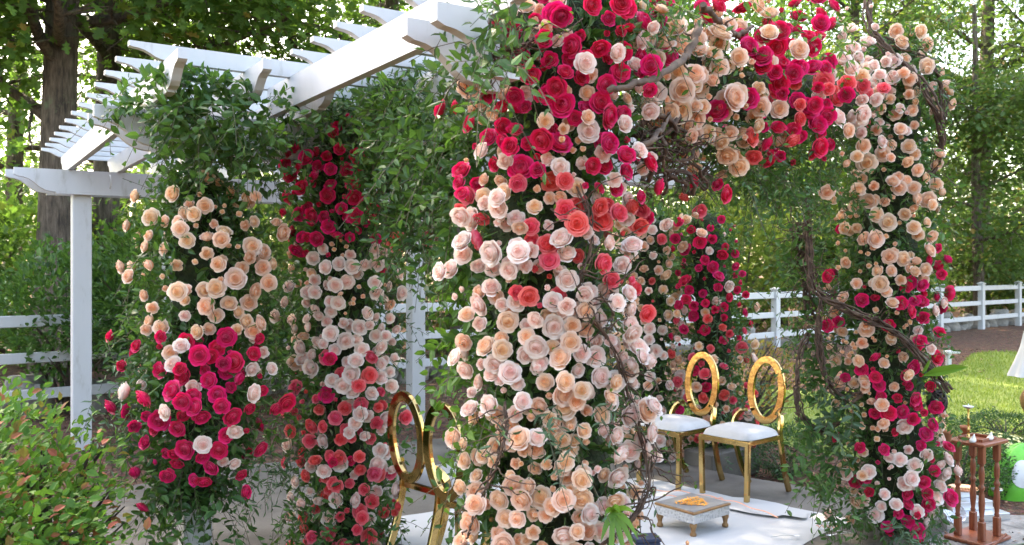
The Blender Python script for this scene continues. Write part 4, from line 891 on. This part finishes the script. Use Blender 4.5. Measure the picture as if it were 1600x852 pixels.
gar = thing('green_garland', 'leafy green garland draped over the pergola above the two left flower pillars', 'garland', (-1.3, 4.4, 2.5))
b_ = tuple(gar.location); mb = MB()
garland(mb, [(262, 138, 4.2), (300, 155, 4.1), (350, 170, 4.1), (420, 185, 4.3), (500, 150, 4.7), (580, 150, 4.85), (660, 140, 4.4), (715, 150, 3.7)], .14, 230, .06, .55, 0, b_, L=(.08, .2))
garland(mb, [(290, 200, 4.3), (340, 230, 4.3), (400, 240, 4.35), (450, 250, 4.6)], .15, 50, .06, .55, 0, b_, L=(.08, .2))
garland(mb, [(160, 150, 4.25), (190, 165, 4.25), (230, 160, 4.2)], .06, 12, .055, .5, 0, b_)
garland(mb, [(310, 250, 4.35), (320, 300, 4.4), (330, 330, 4.4)], .1, 60, .055, .5, 0, b_)
garland(mb, [(600, 160, 4.6), (650, 200, 4.2), (690, 240, 3.75), (715, 220, 3.5)], .2, 330, .052, .5, 0, b_)
garland(mb, [(610, 180, 4.6), (615, 260, 4.55), (622, 340, 4.5)], .14, 190, .05, .45, 0, b_)
garland(mb, [(615, 130, 4.2), (612, 170, 4.2), (616, 220, 4.2)], .05, 26, .06, .35, 3, b_)
garland(mb, [(650, 270, 4.1), (660, 340, 4.0), (650, 370, 4.0)], .12, 110, .05, .45, 0, b_)
mb.build('greenery', ['smilax_leaf', 'greygreen_leaf', 'dark_stem', 'fresh_leaf'], gar)
cur = {}
for (px, py, c, sz) in SWAG:
    p = at(px, py, 4.2 + RNG.uniform(-.1, .1)); place_rose(gar, c, sz, p, facing(np.array([0, -1., 0]), p), cur)

# gold frame bars of the canopy
frm = thing('gold_canopy_bars', 'thin gold metal bars of the canopy frame showing between the garland and centre pillar', 'frame', (-.5, 4.0, 2.2))
for q in ([(668, 205, 4.1), (728, 262, 3.5)], [(640, 300, 4.2), (700, 232, 3.7)], [(615, 315, 4.5), (650, 345, 4.1)]):
    mb = MB(); tube(mb, np.array([at(*x_) for x_ in q]) - np.array(frm.location), .009, 6); mb.build('bar', 'gold', frm)

# ------------------------------------------------------------------ vines and branches
def bundle(mb, path, rad, strands, n=46, wob=.25, twigs=0, buds=0):
    P = smooth_path([at(*q) for q in path], n); T = nrm(np.gradient(P, axis=0))
    rf = nrm(np.cross(T, [0, 0, 1.]) + 1e-6); bf = np.cross(T, rf); s = np.linspace(0, 1, n)
    for i in range(strands):
        ph = RNG.uniform(0, 6.28); tw = RNG.uniform(5, 16) * (1 if RNG.uniform() < .6 else -1); r1 = rad * RNG.uniform(.3, 1.15)
        am = 1 + wob * np.sin(s * RNG.uniform(8, 30) + ph)
        off = (r1 * am)[:, None] * (np.cos(ph + tw * s)[:, None] * rf + np.sin(ph + tw * s)[:, None] * bf)
        a0, a1 = (0, n) if i < strands * .6 else sorted(RNG.integers(0, n, 2))
        if a1 - a0 < 5: continue
        rr_ = min(.009, rad * RNG.uniform(.12, .32)); tube(mb, (P + off + RNG.normal(0, .003, (n, 3)))[a0:a1], rr_ * (1 + .25 * np.sin(np.arange(a1 - a0) * 1.9 + ph)), 6, 0)
    for i in range(twigs):
        j = RNG.integers(2, n - 2); o = P[j]; d = nrm(RNG.normal(size=3)) ; q = [o]
        for k_ in range(6):
            d = nrm(d + RNG.normal(size=3) * .55); q.append(q[-1] + d * RNG.uniform(.02, .05))
        q = smooth_path(q, 14); tube(mb, q, np.linspace(.0035, .0013, 14), 4, 0, cap=False)
        if buds: leaves(mb, q[[-1, 8, 5]], RNG.normal(size=(3, 3)) + [0, 0, .5], np.tile([0, 0, 1.], (3, 1)), .02, .6, 1)
def vinepart(parent, *bs, mat='grapevine'):
    mb = MB()
    for b in bs: bundle(mb, *b[0], **b[1])
    for i in range(len(mb.v)): mb.v[i] = mb.v[i] - np.array(parent.location)
    return mb.build('vine_branch', [mat, 'fresh_leaf'], parent)
vinepart(p_rt, (([(1356, -10, 5.0), (1360, 40, 4.95), (1385, 78, 4.9), (1430, 120, 4.9), (1462, 170, 4.9), (1472, 220, 4.95), (1462, 262, 5.0), (1440, 280, 5.0)], .022, 12), dict(twigs=26, buds=1)))
vinepart(p_rt, (([(1262, 300, 5.0), (1262, 380, 4.95), (1268, 440, 4.9), (1300, 470, 4.85), (1350, 495, 4.8), (1400, 520, 4.8), (1445, 565, 4.82), (1482, 612, 4.85)], .024, 12), dict(twigs=50, buds=1)))
vinepart(p_rt, (([(1262, 520, 5.0), (1248, 560, 5.0), (1245, 610, 5.0), (1252, 650, 5.0), (1280, 672, 5.05), (1310, 660, 5.1)], .02, 7), dict(twigs=10, buds=1)))
vinepart(p_rt, (([(1285, 460, 5.0), (1278, 530, 4.95), (1290, 590, 4.95), (1322, 625, 4.95), (1345, 615, 4.95)], .022, 8), dict(twigs=30, buds=1)),
         (([(1240, 350, 5.2), (1262, 420, 5.2), (1270, 500, 5.2)], .05, 6), dict(twigs=50)))
vinepart(p_rt, (([(1380, 60, 5.0), (1440, 90, 5.0), (1470, 140, 5.0), (1480, 190, 5.0)], .02, 5), dict(twigs=14, buds=1)))
vinepart(arch, (([(1015, 185, 3.5), (1035, 225, 3.5), (1075, 240, 3.6), (1040, 205, 3.5), (1000, 215, 3.4), (1020, 250, 3.5)], .07, 3), dict(twigs=90, wob=.5, buds=1)),
         (([(985, 235, 3.3), (1050, 280, 3.6), (1110, 270, 3.9)], .05, 3), dict(twigs=30, wob=.5)))
def branch_part(parent, path, r0, r1, mat='driftwood'):
    P = smooth_path([at(*q) for q in path], 30); P = P + RNG.normal(0, .005, P.shape); mb = MB()
    tube(mb, P - np.array(parent.location), np.linspace(r0, r1, 30) * (1 + .12 * np.sin(np.arange(30) * 1.3)), 9)
    for j in (9, 17, 24):
        d = nrm(RNG.normal(size=3)); tube(mb, smooth_path([P[j], P[j] + d * .03, P[j] + d * .06 + RNG.normal(size=3) * .015], 6) - np.array(parent.location), np.linspace(r0 * .5, .002, 6), 5)
    return mb.build('driftwood_branch', mat, parent)
branch_part(arch, [(950, 142, 2.9), (990, 132, 2.95), (1030, 118, 3.05), (1068, 92, 3.2), (1087, 60, 3.3), (1091, 38, 3.35)], .011, .016)
branch_part(arch, [(975, 248, 3.0), (1005, 232, 3.05), (1030, 205, 3.15), (1048, 178, 3.3)], .014, .008)
branch_part(arch, [(1100, 10, 3.5), (1150, 55, 3.8), (1175, 40, 3.9)], .014, .008, 'grapevine')
vinepart(p_ctr, (([(905, 290, 2.95), (925, 350, 2.95), (918, 410, 2.95), (905, 450, 2.96), (930, 500, 2.96), (965, 560, 3.0), (985, 630, 3.05), (1005, 700, 3.05), (1012, 760, 3.02), (985, 815, 2.98), (930, 860, 2.95)], .013, 6), dict(twigs=36, buds=1)),
         (([(1000, 640, 3.1), (1018, 700, 3.1), (1012, 770, 3.05), (975, 830, 3.0)], .011, 4), dict(twigs=30, buds=1)))
vinepart(p_ctr, (([(792, 630, 2.95), (788, 680, 2.93), (770, 735, 2.95), (750, 790, 3.0), (725, 840, 3.05)], .01, 4), dict(twigs=14, buds=1)),
         (([(715, 88, 2.95), (760, 92, 2.9), (820, 70, 2.9), (870, 40, 2.95)], .012, 6), dict(twigs=30, buds=1)),
         (([(725, 95, 2.95), (735, 130, 2.95), (728, 165, 3.0)], .006, 3), dict(twigs=4)), (([(945, 425, 3.0), (960, 470, 2.98), (952, 520, 2.97)], .008, 4), dict(twigs=12)))
# bright strap leaves low in the centre pillar, and one pale leaf on the right pillar
mb = MB(); c0 = at(958, 800, 2.88) - np.array(p_ctr.location)
for az, L_ in ((82, .095), (48, .10), (8, .085), (-35, .09), (-68, .11), (-100, .125), (-140, .07), (125, .07)):
    d_ = np.array([math.cos(R(az)), -.55, math.sin(R(az))]); m_ = 9; sp = []
    for k_ in range(m_):
        f_ = k_ / (m_ - 1); sp.append(c0 + nrm(d_) * L_ * f_ + np.array([0, -.03, -.06 - .02 * math.sin(az)]) * f_ ** 2)
    sp = np.array(sp); tn = nrm(np.gradient(sp, axis=0)); sd_ = nrm(np.cross(tn, [0, -1., .25])); w_ = (.0095 * np.sin(np.linspace(.35, math.pi - .02, m_)) ** .8)[:, None]; up_ = np.cross(sd_, tn) * w_ * .5
    V = np.concatenate([sp - sd_ * w_ + up_, sp, sp + sd_ * w_ + up_]); q = [(r_ * m_ + k_, r_ * m_ + k_ + 1, (r_ + 1) * m_ + k_ + 1, (r_ + 1) * m_ + k_) for r_ in range(2) for k_ in range(m_ - 1)]
    mb.add(V, q, 0, True)
mb.build('strap_leaf', 'bromeliad_leaf', p_ctr)
mb = MB(); c0 = at(1440, 588, 4.8) - np.array(p_rt.location)
leaves(mb, np.array([c0, c0 + [0, 0, .01]]), np.array([[1, -.2, .28], [.3, -.1, .6]]), np.array([[0, -1., .5], [0, -1, .2]]), np.array([.26, .1]), .22, 0)
mb.build('strap_leaf', 'bromeliad_leaf', p_rt)

# ------------------------------------------------------------------ gold chairs
def bar_sweep(mb, path, w, t, wdir, slot=0, closed=False):
    """rectangular bar: w along wdir (made square to the path), t across"""
    P = np.asarray(path, float); n = len(P)
    T = nrm(np.roll(P, -1, 0) - np.roll(P, 1, 0)) if closed else nrm(np.gradient(P, axis=0))
    W = np.asarray(wdir, float); W = np.broadcast_to(W, (n, 3)); W = nrm(W - T * np.sum(W * T, 1, keepdims=True)); N = np.cross(T, W)
    b = min(w, t) * .14
    sec = [(-w/2+b, -t/2), (w/2-b, -t/2), (w/2, -t/2+b), (w/2, t/2-b), (w/2-b, t/2), (-w/2+b, t/2), (-w/2, t/2-b), (-w/2, -t/2+b)]
    V = np.stack([P + W * a + N * c for a, c in sec], 1).reshape(-1, 3); q = []
    m = n if closed else n - 1
    for i in range(m):
        for j in range(8): q.append((i * 8 + j, i * 8 + (j + 1) % 8, ((i + 1) % n) * 8 + (j + 1) % 8, ((i + 1) % n) * 8 + j))
    mb.add(V, q, slot)
    if not closed:
        for e in (0, (n - 1) * 8): mb.add(V[e:e + 8], [(0, 1, 2, 3), (0, 3, 4, 7), (4, 5, 6, 7)], slot)
def make_chair(label):
    t = thing('gold_chair', label, 'chair', group='gold oval-back chairs under the flower canopy')
    for s in (-1, 1):
        mb = MB(); bar_sweep(mb, [(s * .18, .20, 0), (s * .187, .2, .2), (s * .19, .2, .425)], .034, .034, (1, 0, 0)); mb.build('leg', 'gold', t)
    for s in (-1, 1):
        mb = MB(); pt = smooth_path([(s * .165, -.36, 0), (s * .18, -.285, .13), (s * .19, -.225, .30), (s * .19, -.2, .43), (s * .188, -.21, .50), (s * .165, -.25, .555), (s * .125, -.268, .565)], 22)
        bar_sweep(mb, pt, .044, .022, (0, 1, .25)); mb.build('leg', 'gold', t)
    mb = MB()
    for s in (-1, 1): bar_sweep(mb, [(s * .185, .19, .418), (s * .19, -.2, .418)], .034, .022, (0, 0, 1))
    bar_sweep(mb, [(-.2, .205, .418), (.2, .205, .418)], .036, .022, (0, 0, 1)); bar_sweep(mb, [(-.19, -.2, .418), (.19, -.2, .418)], .034, .022, (0, 0, 1))
    mb.build('seat_frame', 'gold', t)
    mb = MB(); nu = 18; u_ = np.linspace(-1, 1, nu); V = []
    for zi in range(6):
        pass
    X, Y = np.meshgrid(u_, u_); sx = .212 * (1 - .03 * (Y + 1)); e = np.maximum(np.abs(X), np.abs(Y)) ** 6
    rr = (1 - .10 * (X * Y) ** 4)
    Z = .44 + .052 * (1 - np.abs(X) ** 5) ** .5 * (1 - np.abs(Y) ** 5) ** .5 + .012 * (1 - X ** 2) * (1 - Y ** 2)
    top = np.stack([X * sx * rr, Y * .205 * rr + .008, Z], -1).reshape(-1, 3)
    q = [(a * nu + b, a * nu + b + 1, (a + 1) * nu + b + 1, (a + 1) * nu + b) for a in range(nu - 1) for b in range(nu - 1)]
    mb.add(top, q, 0, True); bot = top.copy(); bot[:, 2] = .437; mb.add(bot, [x_[::-1] for x_ in q], 0)
    mb.build('cushion', 'cushion_white', t)
    a = np.linspace(0, 2 * math.pi, 56, endpoint=False); rw, rh = .128, .222
    c = np.array([0, -.325, .717]); upv = nrm(np.array([0, -.07, 1.])); P = c + np.outer(np.cos(a) * rw, [1, 0, 0]) + np.outer(np.sin(a) * rh, upv)
    rad_ = np.outer(np.cos(a), [1, 0, 0]) + np.outer(np.sin(a), upv)
    mb = MB(); bar_sweep(mb, P, .053, .024, rad_, closed=True); mb.build('backrest', 'gold', t)
    return t
def wd(dx, dy): return math.atan2(dy, dx)
ch = make_chair('gold oval-back chair with white seat at the right, nearest the right flower pillar')
fa = wd(-.75, -.66) - math.pi / 2
ch.location = (1.62, 6.12, 0); ch.rotation_euler = (0, 0, fa)
c2 = copy_tree(ch); c2.location = (1.22, 6.45, 0); c2['label'] = 'gold oval-back chair in front of the back pillars, left one of the right pair'
fb = wd(.71, .70) - math.pi / 2
c3 = copy_tree(ch); c3.location = (-.33, 4.82, .0); c3.rotation_euler = (0, 0, fb); c3['label'] = 'gold chair seen from behind just right of the second flower pillar, its whole oval visible'
c4 = copy_tree(ch); c4.location = (-.10, 4.46, .0); c4.rotation_euler = (0, 0, fb); c4['label'] = 'gold chair half hidden by the centre flower pillar, left side of its oval showing'

# ------------------------------------------------------------------ floor cloth, low silver table
def cloth(name, corners, z, amp, mat, seed, nu=70, nv=70, wav=.03):
    rs = np.random.default_rng(seed); u_, v_ = np.meshgrid(np.linspace(0, 1, nu), np.linspace(0, 1, nv)); c = np.array(corners, float)
    P = (c[0][None, None] * ((1 - u_) * (1 - v_))[..., None] + c[1] * (u_ * (1 - v_))[..., None] + c[2] * (u_ * v_)[..., None] + c[3] * ((1 - u_) * v_)[..., None])
    P[..., 0] += wav * np.sin(v_ * 9 + seed) * np.abs(u_ - .5) * 2; P[..., 1] += wav * np.sin(u_ * 8 + 1) * np.abs(v_ - .5) * 2
    Z = 0 * u_
    for i in range(7):
        a = rs.uniform(0, 3.14); k_ = rs.uniform(2, 8); ph = rs.uniform(0, 6.28); w_ = np.sin((P[..., 0] * math.cos(a) + P[..., 1] * math.sin(a)) * k_ + ph + 1.2 * np.sin(P[..., 0] * 1.7 + P[..., 1]))
        Z += np.maximum(0, w_ - .6) * rs.uniform(.5, 1.4)
    Z = z + amp * Z; V = np.stack([P[..., 0], P[..., 1], Z], -1).reshape(-1, 3); mb = MB()
    mb.add(V, [(a * nu + b, a * nu + b + 1, (a + 1) * nu + b + 1, (a + 1) * nu + b) for a in range(nv - 1) for b in range(nu - 1)], 0, True)
    return mb.build(name, mat)
tag(cloth('floor_cloth', [(.98, 6.6), (2.18, 5.5), (.6, 3.9), (-1.0, 5.35)], .004, .009, 'fabric_white', 3), 'white cloth spread over the concrete under the gold chairs', 'cloth')
tag(cloth('sheer_cloth', [(.7, 6.1), (1.3, 6.2), (2.0, 5.62), (1.75, 5.5)], .014, .010, 'fabric_white', 9, 40, 30, .05), 'rumpled sheer white cloth with a peach edge lying on the floor cloth', 'cloth')
mb = MB()
for pts in ([(1000, 765, 6.45), (1060, 768, 6.3), (1110, 776, 6.15), (1160, 788, 5.95), (1215, 808, 5.6)], [(1040, 775, 6.2), (1100, 777, 6.1), (1130, 779, 6.05)], [(1275, 822, 5.5), (1310, 824, 5.45)]):
    Q = []
    for x_, y_, _ in pts:
        D_ = (CH - .05) * F / (y_ - HY); Q.append(((x_ - CX) / F * D_, D_, .05))
    P = smooth_path(Q, 30); P[:, 2] += .006 * np.sin(np.arange(30)); bar_sweep(mb, P, .014, .003, (.5, .8, 0))
tag(mb.build('ribbon', 'peach_trim'), 'peach ribbon edge trailing across the white floor cloth', 'ribbon')

ta = math.atan2(.23, .28); low = thing('low_table', 'low square silver-clad table with orange petals on top, standing on the white cloth', 'table', (1.12, 5.36, .012), ta)
mb = MB(); box(mb, (0, 0, .140), (.36, .31, .014), 0, bev=.003); mb.build('tabletop', 'carved_brown', low)
mb = MB(); box(mb, (0, 0, .1485), (.335, .285, .004), 0, bev=.001); mb.build('top_plate', 'grey_plate', low)
mb = MB()
for c, s in (((0, -.144, .105), (.345, .012, .056)), ((0, .144, .105), (.345, .012, .056)), ((-.166, 0, .105), (.012, .276, .056)), ((.166, 0, .105), (.012, .276, .056))): box(mb, c, s, 0, bev=.002)
mb.build('apron', 'hammered_silver', low)
for sx in (-1, 1):
    for sy in (-1, 1):
        mb = MB(); lathe(mb, [(.0, 0), (.019, .0), (.021, .012), (.013, .026), (.016, .045), (.023, .06), (.021, .077)], (sx * .155, sy * .13, 0), 8); mb.build('leg', 'carved_brown', low)
mb = MB(); n = 420; rs = np.random.default_rng(4); a = rs.uniform(0, 6.28, n); r_ = .10 * np.sqrt(rs.uniform(0, 1, n)) * (1 + .25 * np.sin(a * 3))
leaves(mb, np.stack([r_ * np.cos(a), r_ * np.sin(a) * .8, .153 + rs.uniform(0, .005, n)], 1), rs.normal(size=(n, 3)) * [1, 1, .2], np.tile([0, 0, 1.], (n, 1)), .016, .6, 0, SIM)
mb.build('marigold_petals', 'marigold', low)
# small things on the cloth
t = thing('brass_lamp', 'small copper finial of a lamp at the bottom edge in front of the low table', 'lamp', (*[(at(1074, 850, 4.75))[i] for i in (0, 1)], .01))
mb = MB(); lathe(mb, [(0, 0), (.03, 0), (.03, .008), (.008, .014), (.006, .05), (.013, .06), (.013, .07), (.005, .078), (.009, .088), (.011, .098), (0, .112)], (0, 0, 0), 14); mb.build('lamp_body', 'copper', t)
t = thing('box', 'dark navy cloth-covered box at the bottom edge left of the low table', 'box', (.755, 4.86, .01), R(8)); mb = MB(); box(mb, (0, 0, .04), (.14, .11, .08), 0, bev=.012); mb.build('box_body', 'navy_cloth', t)
mb = MB(); box(mb, (0, 0, .088), (.146, .116, .02), 0, bev=.006); mb.build('lid', 'navy_cloth', t)
def spoon(label, px, py, az, fork=False):
    D_ = CH * F / (py - HY); t = thing('fork' if fork else 'spoon', label, 'cutlery', ((px - CX) / F * D_, D_, .022), az)
    mb = MB(); P = smooth_path([(-.09, 0, 0), (0, 0, .006), (.05, 0, .002)], 10); bar_sweep(mb, P, .008, .002, (0, 1, 0)); mb.build('handle', 'silver', t)
    mb = MB()
    if fork:
        for k_ in (-1, 0, 1): tube(mb, smooth_path([(.05, 0, .002), (.065, k_ * .008, .001), (.1, k_ * .008, .004)], 8), .0017, 5)
        mb.build('tines', 'silver', t)
    else:
        a = np.linspace(0, 6.28, 14, endpoint=False); V = [(.07, 0, -.004)] + [(.07 + .02 * math.cos(x_), .013 * math.sin(x_), .002) for x_ in a]
        mb.add(V, [(0, i + 1, (i + 1) % 14 + 1) for i in range(14)], 0, True); mb.build('bowl', 'silver', t)
spoon('single silver spoon on the cloth right of the low table', 1228, 844, R(5))
spoon('silver fork on top of the crossed pair at the cloth edge', 1305, 836, R(160), True)
spoon('silver spoon crossing under the fork at the cloth edge', 1312, 841, R(195))
# rose lying on the cloth
D_ = CH * F / (768 + 10 - HY - 0); rz = thing('fallen_rose', 'pale pink rose lying on the corner of the white cloth', 'rose', tuple(at(1294, 806, 5.55)[:2]) + (.03,))
o = bpy.data.objects.new('bloom', ROSE['B'][1]); col.objects.link(o); o.parent = rz; o.scale = (.042,) * 3; o.rotation_euler = (R(70), 0, R(30))

# ------------------------------------------------------------------ wooden stand and what is on and round it
ZL = -.112
sx_, sy_ = at(1527, 760, 5.5)[:2]
stand = thing('wooden_stand', 'reddish wooden stand with four turned legs at the right edge of the patio', 'stand', (sx_, sy_, ZL), R(35))
mb = MB(); box(mb, (0, 0, .015), (.33, .26, .022), bev=.004); mb.build('base', 'turned_wood', stand)
for a_ in (-1, 1):
    for b_ in (-1, 1):
        mb = MB(); c = (a_ * .095, b_ * .075, 0)
        box(mb, (c[0], c[1], .085), (.038, .038, .12), bev=.004); box(mb, (c[0], c[1], .56), (.038, .038, .11), bev=.004)
        lathe(mb, [(.018, .14), (.013, .152), (.017, .158), (.012, .168), (.017, .21), (.020, .26), (.016, .31), (.011, .335), (.019, .348), (.019, .362), (.011, .375), (.017, .41), (.018, .45), (.013, .485), (.010, .493), (.016, .5), (.017, .51)], c, 14)
        mb.build('leg', 'turned_wood', stand)
mb = MB(); box(mb, (0, 0, .627), (.31, .24, .022), bev=.006); mb.build('top', 'turned_wood', stand)
mb = MB()
for c, s in (((0, -.07, .647), (.18, .012, .018)), ((0, .07, .647), (.18, .012, .018)), ((-.09, 0, .647), (.012, .128, .018)), ((.09, 0, .647), (.012, .128, .018))): box(mb, c, s, bev=.003)
mb.build('tray_rim', 'turned_wood', stand)
def pot(px, D_, label, s=1.0):
    p = at(px, 500, D_); t = thing('clay_pot', label, 'pot', (p[0], p[1], ZL + .639))
    mb = MB(); lathe(mb, [(0, .001), (.018, .001), (.026, .05), (.030, .051), (.031, .068), (.027, .068), (.024, .05), (.015, .01), (0, .01)], (0, 0, 0), 20); mb.build('pot_body', 'terracotta', t); t.scale = (s, s, s)
pot(1481, 5.42, 'terracotta pot on the left corner of the wooden stand', 1.0); pot(1508, 5.58, 'terracotta pot behind the brass lamp on the wooden stand', 1.0)
p = at(1513, 500, 5.5); t = thing('oil_lamp', 'slender brass oil lamp with a flared white top on the wooden stand', 'lamp', (p[0], p[1], ZL + .639))
mb = MB(); lathe(mb, [(0, 0), (.024, 0), (.024, .006), (.009, .014), (.007, .05), (.011, .056), (.006, .064), (.006, .12), (.010, .126), (.005, .134), (.005, .19)], (0, 0, 0), 16); mb.build('lamp_stem', 'gold', t)
mb = MB(); lathe(mb, [(0, .19), (.008, .19), (.03, .202), (.033, .208), (.028, .207), (.006, .198), (.005, .215), (0, .225)], (0, 0, 0), 20); mb.build('lamp_dish', 'silver', t)
for px, py_, D_, lb in ((1519, 684, 5.38, 'larger white conch shell leaning at the front of the wooden stand'), (1546, 676, 5.45, 'small white shell figure at the right corner of the wooden stand')):
    p = at(px, 500, D_); t = thing('conch_shell', lb, 'shell', (p[0], p[1], ZL + .639)); mb = MB()
    lathe(mb, [(0, 0), (.016, .002), (.021, .012), (.017, .024), (.011, .03), (.012, .034), (.006, .042), (.006, .046), (0, .056)], (0, 0, 0), 12)
    V = mb.v[0]; V[:, 0] += V[:, 2] * .25; mb.build('shell_body', 'white_ceramic', t)
# tiered silver stand, trays, plates
st_ = thing('tiered_stand', 'three-step silver display stand on the ground behind the wooden stand', 'stand', (3.16, 6.02, -.13), R(12))
for i in range(3):
    mb = MB(); box(mb, (.0, .05 * i, .035 + .06 * i), (.46 - .1 * i, .3 - .1 * i, .06), bev=.004); mb.build('step', 'silver', st_)
def tray(label, px, py, r_, z, D_, name='silver_tray', mat='silver', tilt=0):
    p = at(px, py, D_); t = thing(name, label, 'tray' if 'tray' in name else 'plate', (p[0], p[1], z)); mb = MB()
    lathe(mb, [(0, .004), (r_ * .75, .004), (r_ * .95, .016), (r_, .018), (r_ * .97, .012), (r_ * .76, 0), (0, 0)], (0, 0, 0), 32); mb.build('tray_body', mat, t)
    t.rotation_euler = (tilt, 0, 0); return t
tray('round silver tray under the green bag', 1572, 778, .12, -.09, 6.6)
tray('copper thali tray showing between the legs of the wooden stand', 1505, 776, .1, .06, 6.05, 'copper_tray', 'copper')
tray('glittering silver plate on edge left of the wooden stand', 1490, 812, .075, -.02, 5.75, 'silver_plate', 'hammered_silver', R(60))
tray('silver plate on the paving in front of the wooden stand', 1493, 856, .09, -.108, 5.05, 'silver_plate')
for i, (x_, y_) in enumerate(((1558, 780), (1583, 781), (1571, 776))):
    p = at(x_, y_, 6.45 + .05 * i); t = thing('silver_bowl', ['left silver bowl on the tray below the green bag', 'right silver bowl on the tray below the green bag', 'rear silver bowl on the tray below the green bag'][i], 'bowl', (p[0], p[1], -.07)); mb = MB()
    lathe(mb, [(0, .0), (.02, .0), (.038, .02), (.043, .034), (.040, .034), (.034, .02), (0, .006)], (0, 0, 0), 20); mb.build('bowl_body', 'silver', t)
# green bag with a white round patch and a dark mesh panel
p = at(1604, 760, 6.6); bag = thing('green_bag', 'crumpled bright green bag with a round white patch at the right edge', 'bag', (p[0], p[1], -.13))
rs = np.random.default_rng(8); mb = MB(); nu, nv = 36, 18; V = []
for i in range(nv):
    th = i / (nv - 1) * math.pi * .52
    for j in range(nu):
        ph = j / nu * 2 * math.pi; k_ = 1 + .07 * math.sin(3 * ph + 2 * th) + .05 * math.sin(7 * ph + 4 * th) + .03 * math.sin(13 * ph)
        V.append((.27 * k_ * math.sin(th) ** .75 * math.cos(ph), .2 * k_ * math.sin(th) ** .75 * math.sin(ph), .38 * math.cos(th) * (1 + .06 * math.sin(4 * ph))))
mb.add(V, [(i * nu + j, i * nu + (j + 1) % nu, (i + 1) * nu + (j + 1) % nu, (i + 1) * nu + j) for i in range(nv - 1) for j in range(nu)], 0, True); mb.build('bag_body', 'green_bag', bag)
def patch(name, mat, th0, ph0, rr, off, sy=1.0):
    mb = MB(); pts = []
    for k_ in range(7):
        for j in range(24):
            a = j / 24 * 6.283; q = rr * k_ / 6; th = th0 + q * math.sin(a) * sy; ph = ph0 + q * math.cos(a)
            kk = 1 + .07 * math.sin(3 * ph + 2 * th) + .05 * math.sin(7 * ph + 4 * th) + .03 * math.sin(13 * ph)
            v = np.array([.27 * kk * math.sin(th) ** .75 * math.cos(ph), .2 * kk * math.sin(th) ** .75 * math.sin(ph), .38 * math.cos(th) * (1 + .06 * math.sin(4 * ph))])
            pts.append(v + nrm(v) * off)
    mb.add(pts, [(k_ * 24 + j, k_ * 24 + (j + 1) % 24, (k_ + 1) * 24 + (j + 1) % 24, (k_ + 1) * 24 + j) for k_ in range(6) for j in range(24)], 0, True); mb.build(name, mat, bag)
patch('round_patch', 'bag_patch', .95, -2.05, .34, .006); patch('mesh_panel', 'dark_mesh', 1.25, -2.68, .27, .005, 1.2)
# white cloth canopy edge, urn, garden light, crate at the right edge
p = at(1612, 548, 8.6); t = thing('draped_stand', 'white cloth draped over a stand at the right edge above the lawn', 'draped cloth', (p[0], p[1], float(ground_z(p[0], p[1]))))
mb = MB(); n = 48; a = np.linspace(0, 6.283, n, endpoint=False); V = []
for i, (r_, z) in enumerate([(.03, 1.18), (.07, 1.1), (.1, .95), (.15, .8), (.21, .66)]):
    k_ = 1 + .05 * i * .4 * np.sin(a * 9); V.append(np.stack([r_ * k_ * np.cos(a), r_ * k_ * np.sin(a), np.full(n, z + 0.0)], 1))
mb.add(np.concatenate(V), [(i * n + j, i * n + (j + 1) % n, (i + 1) * n + (j + 1) % n, (i + 1) * n + j) for i in range(4) for j in range(n)], 0, True); mb.build('drape', 'fabric_white', t)
mb = MB(); tube(mb, [(0, 0, -.02), (0, 0, 1.17)], .02, 10); mb.build('pole', 'dark_wicker', t)
p = at(1612, 603, 8.2); t = thing('brown_urn', 'round brown urn just below the white cloth at the right edge', 'urn', (p[0], p[1], float(ground_z(p[0], p[1]))))
mb = MB(); lathe(mb, [(0, 0), (.09, 0), (.05, .06), (.03, .2), (.05, .34), (.09, .42), (.10, .5), (.07, .57), (.05, .6), (.06, .62), (.04, .62), (0, .5)], (0, 0, 0), 24); mb.build('urn_body', 'carved_brown', t)
p = at(1482, 545, 13.5); gz = float(ground_z(p[0], p[1])); t = thing('garden_light', 'small white hooded garden light in the mulch by the fence', 'garden light', (p[0], p[1], gz))
mb = MB(); box(mb, (0, 0, .13), (.07, .07, .3), .3, bev=.008); mb.build('post', 'white_paint', t)
mb = MB(); box(mb, (.05, 0, .30), (.24, .12, .05), .3, bev=.015); mb.build('hood', 'white_paint', t)
p = at(1592, 842, 5.0); t = thing('crate', 'low olive crate with a pale wooden edge in the bottom right corner', 'crate', (p[0] + .03, p[1], ZL), R(20))
mb = MB()
for c, s in (((0, 0, .012), (.2, .16, .016)), ((-.1, 0, .055), (.012, .16, .09)), ((.1, 0, .055), (.012, .16, .09)), ((0, -.085, .055), (.212, .012, .09)), ((0, .085, .055), (.212, .012, .09))): box(mb, c, s, bev=.003)
mb.build('crate_body', 'olive_crate', t)
mb = MB(); tube(mb, [(-.13, .1, .1), (-.02, .1, .16)], .008, 8); mb.build('handle', 'turned_wood', t)
p = at(1464, 628, 5.0); t = thing('wicker_basket', 'dark wicker ball hanging on the right side of the right flower pillar', 'basket', tuple(p))
mb = MB()
for i in range(40):
    a = nrm(RNG.normal(size=3)); b = nrm(np.cross(a, RNG.normal(size=3))); th = np.linspace(0, RNG.uniform(3, 6.2), 22); tube(mb, (np.outer(np.cos(th), a) + np.outer(np.sin(th), b)) * [.055, .055, .07] * RNG.uniform(.85, 1.05), .0035, 4, cap=False)
mb.build('wicker', 'dark_wicker', t)
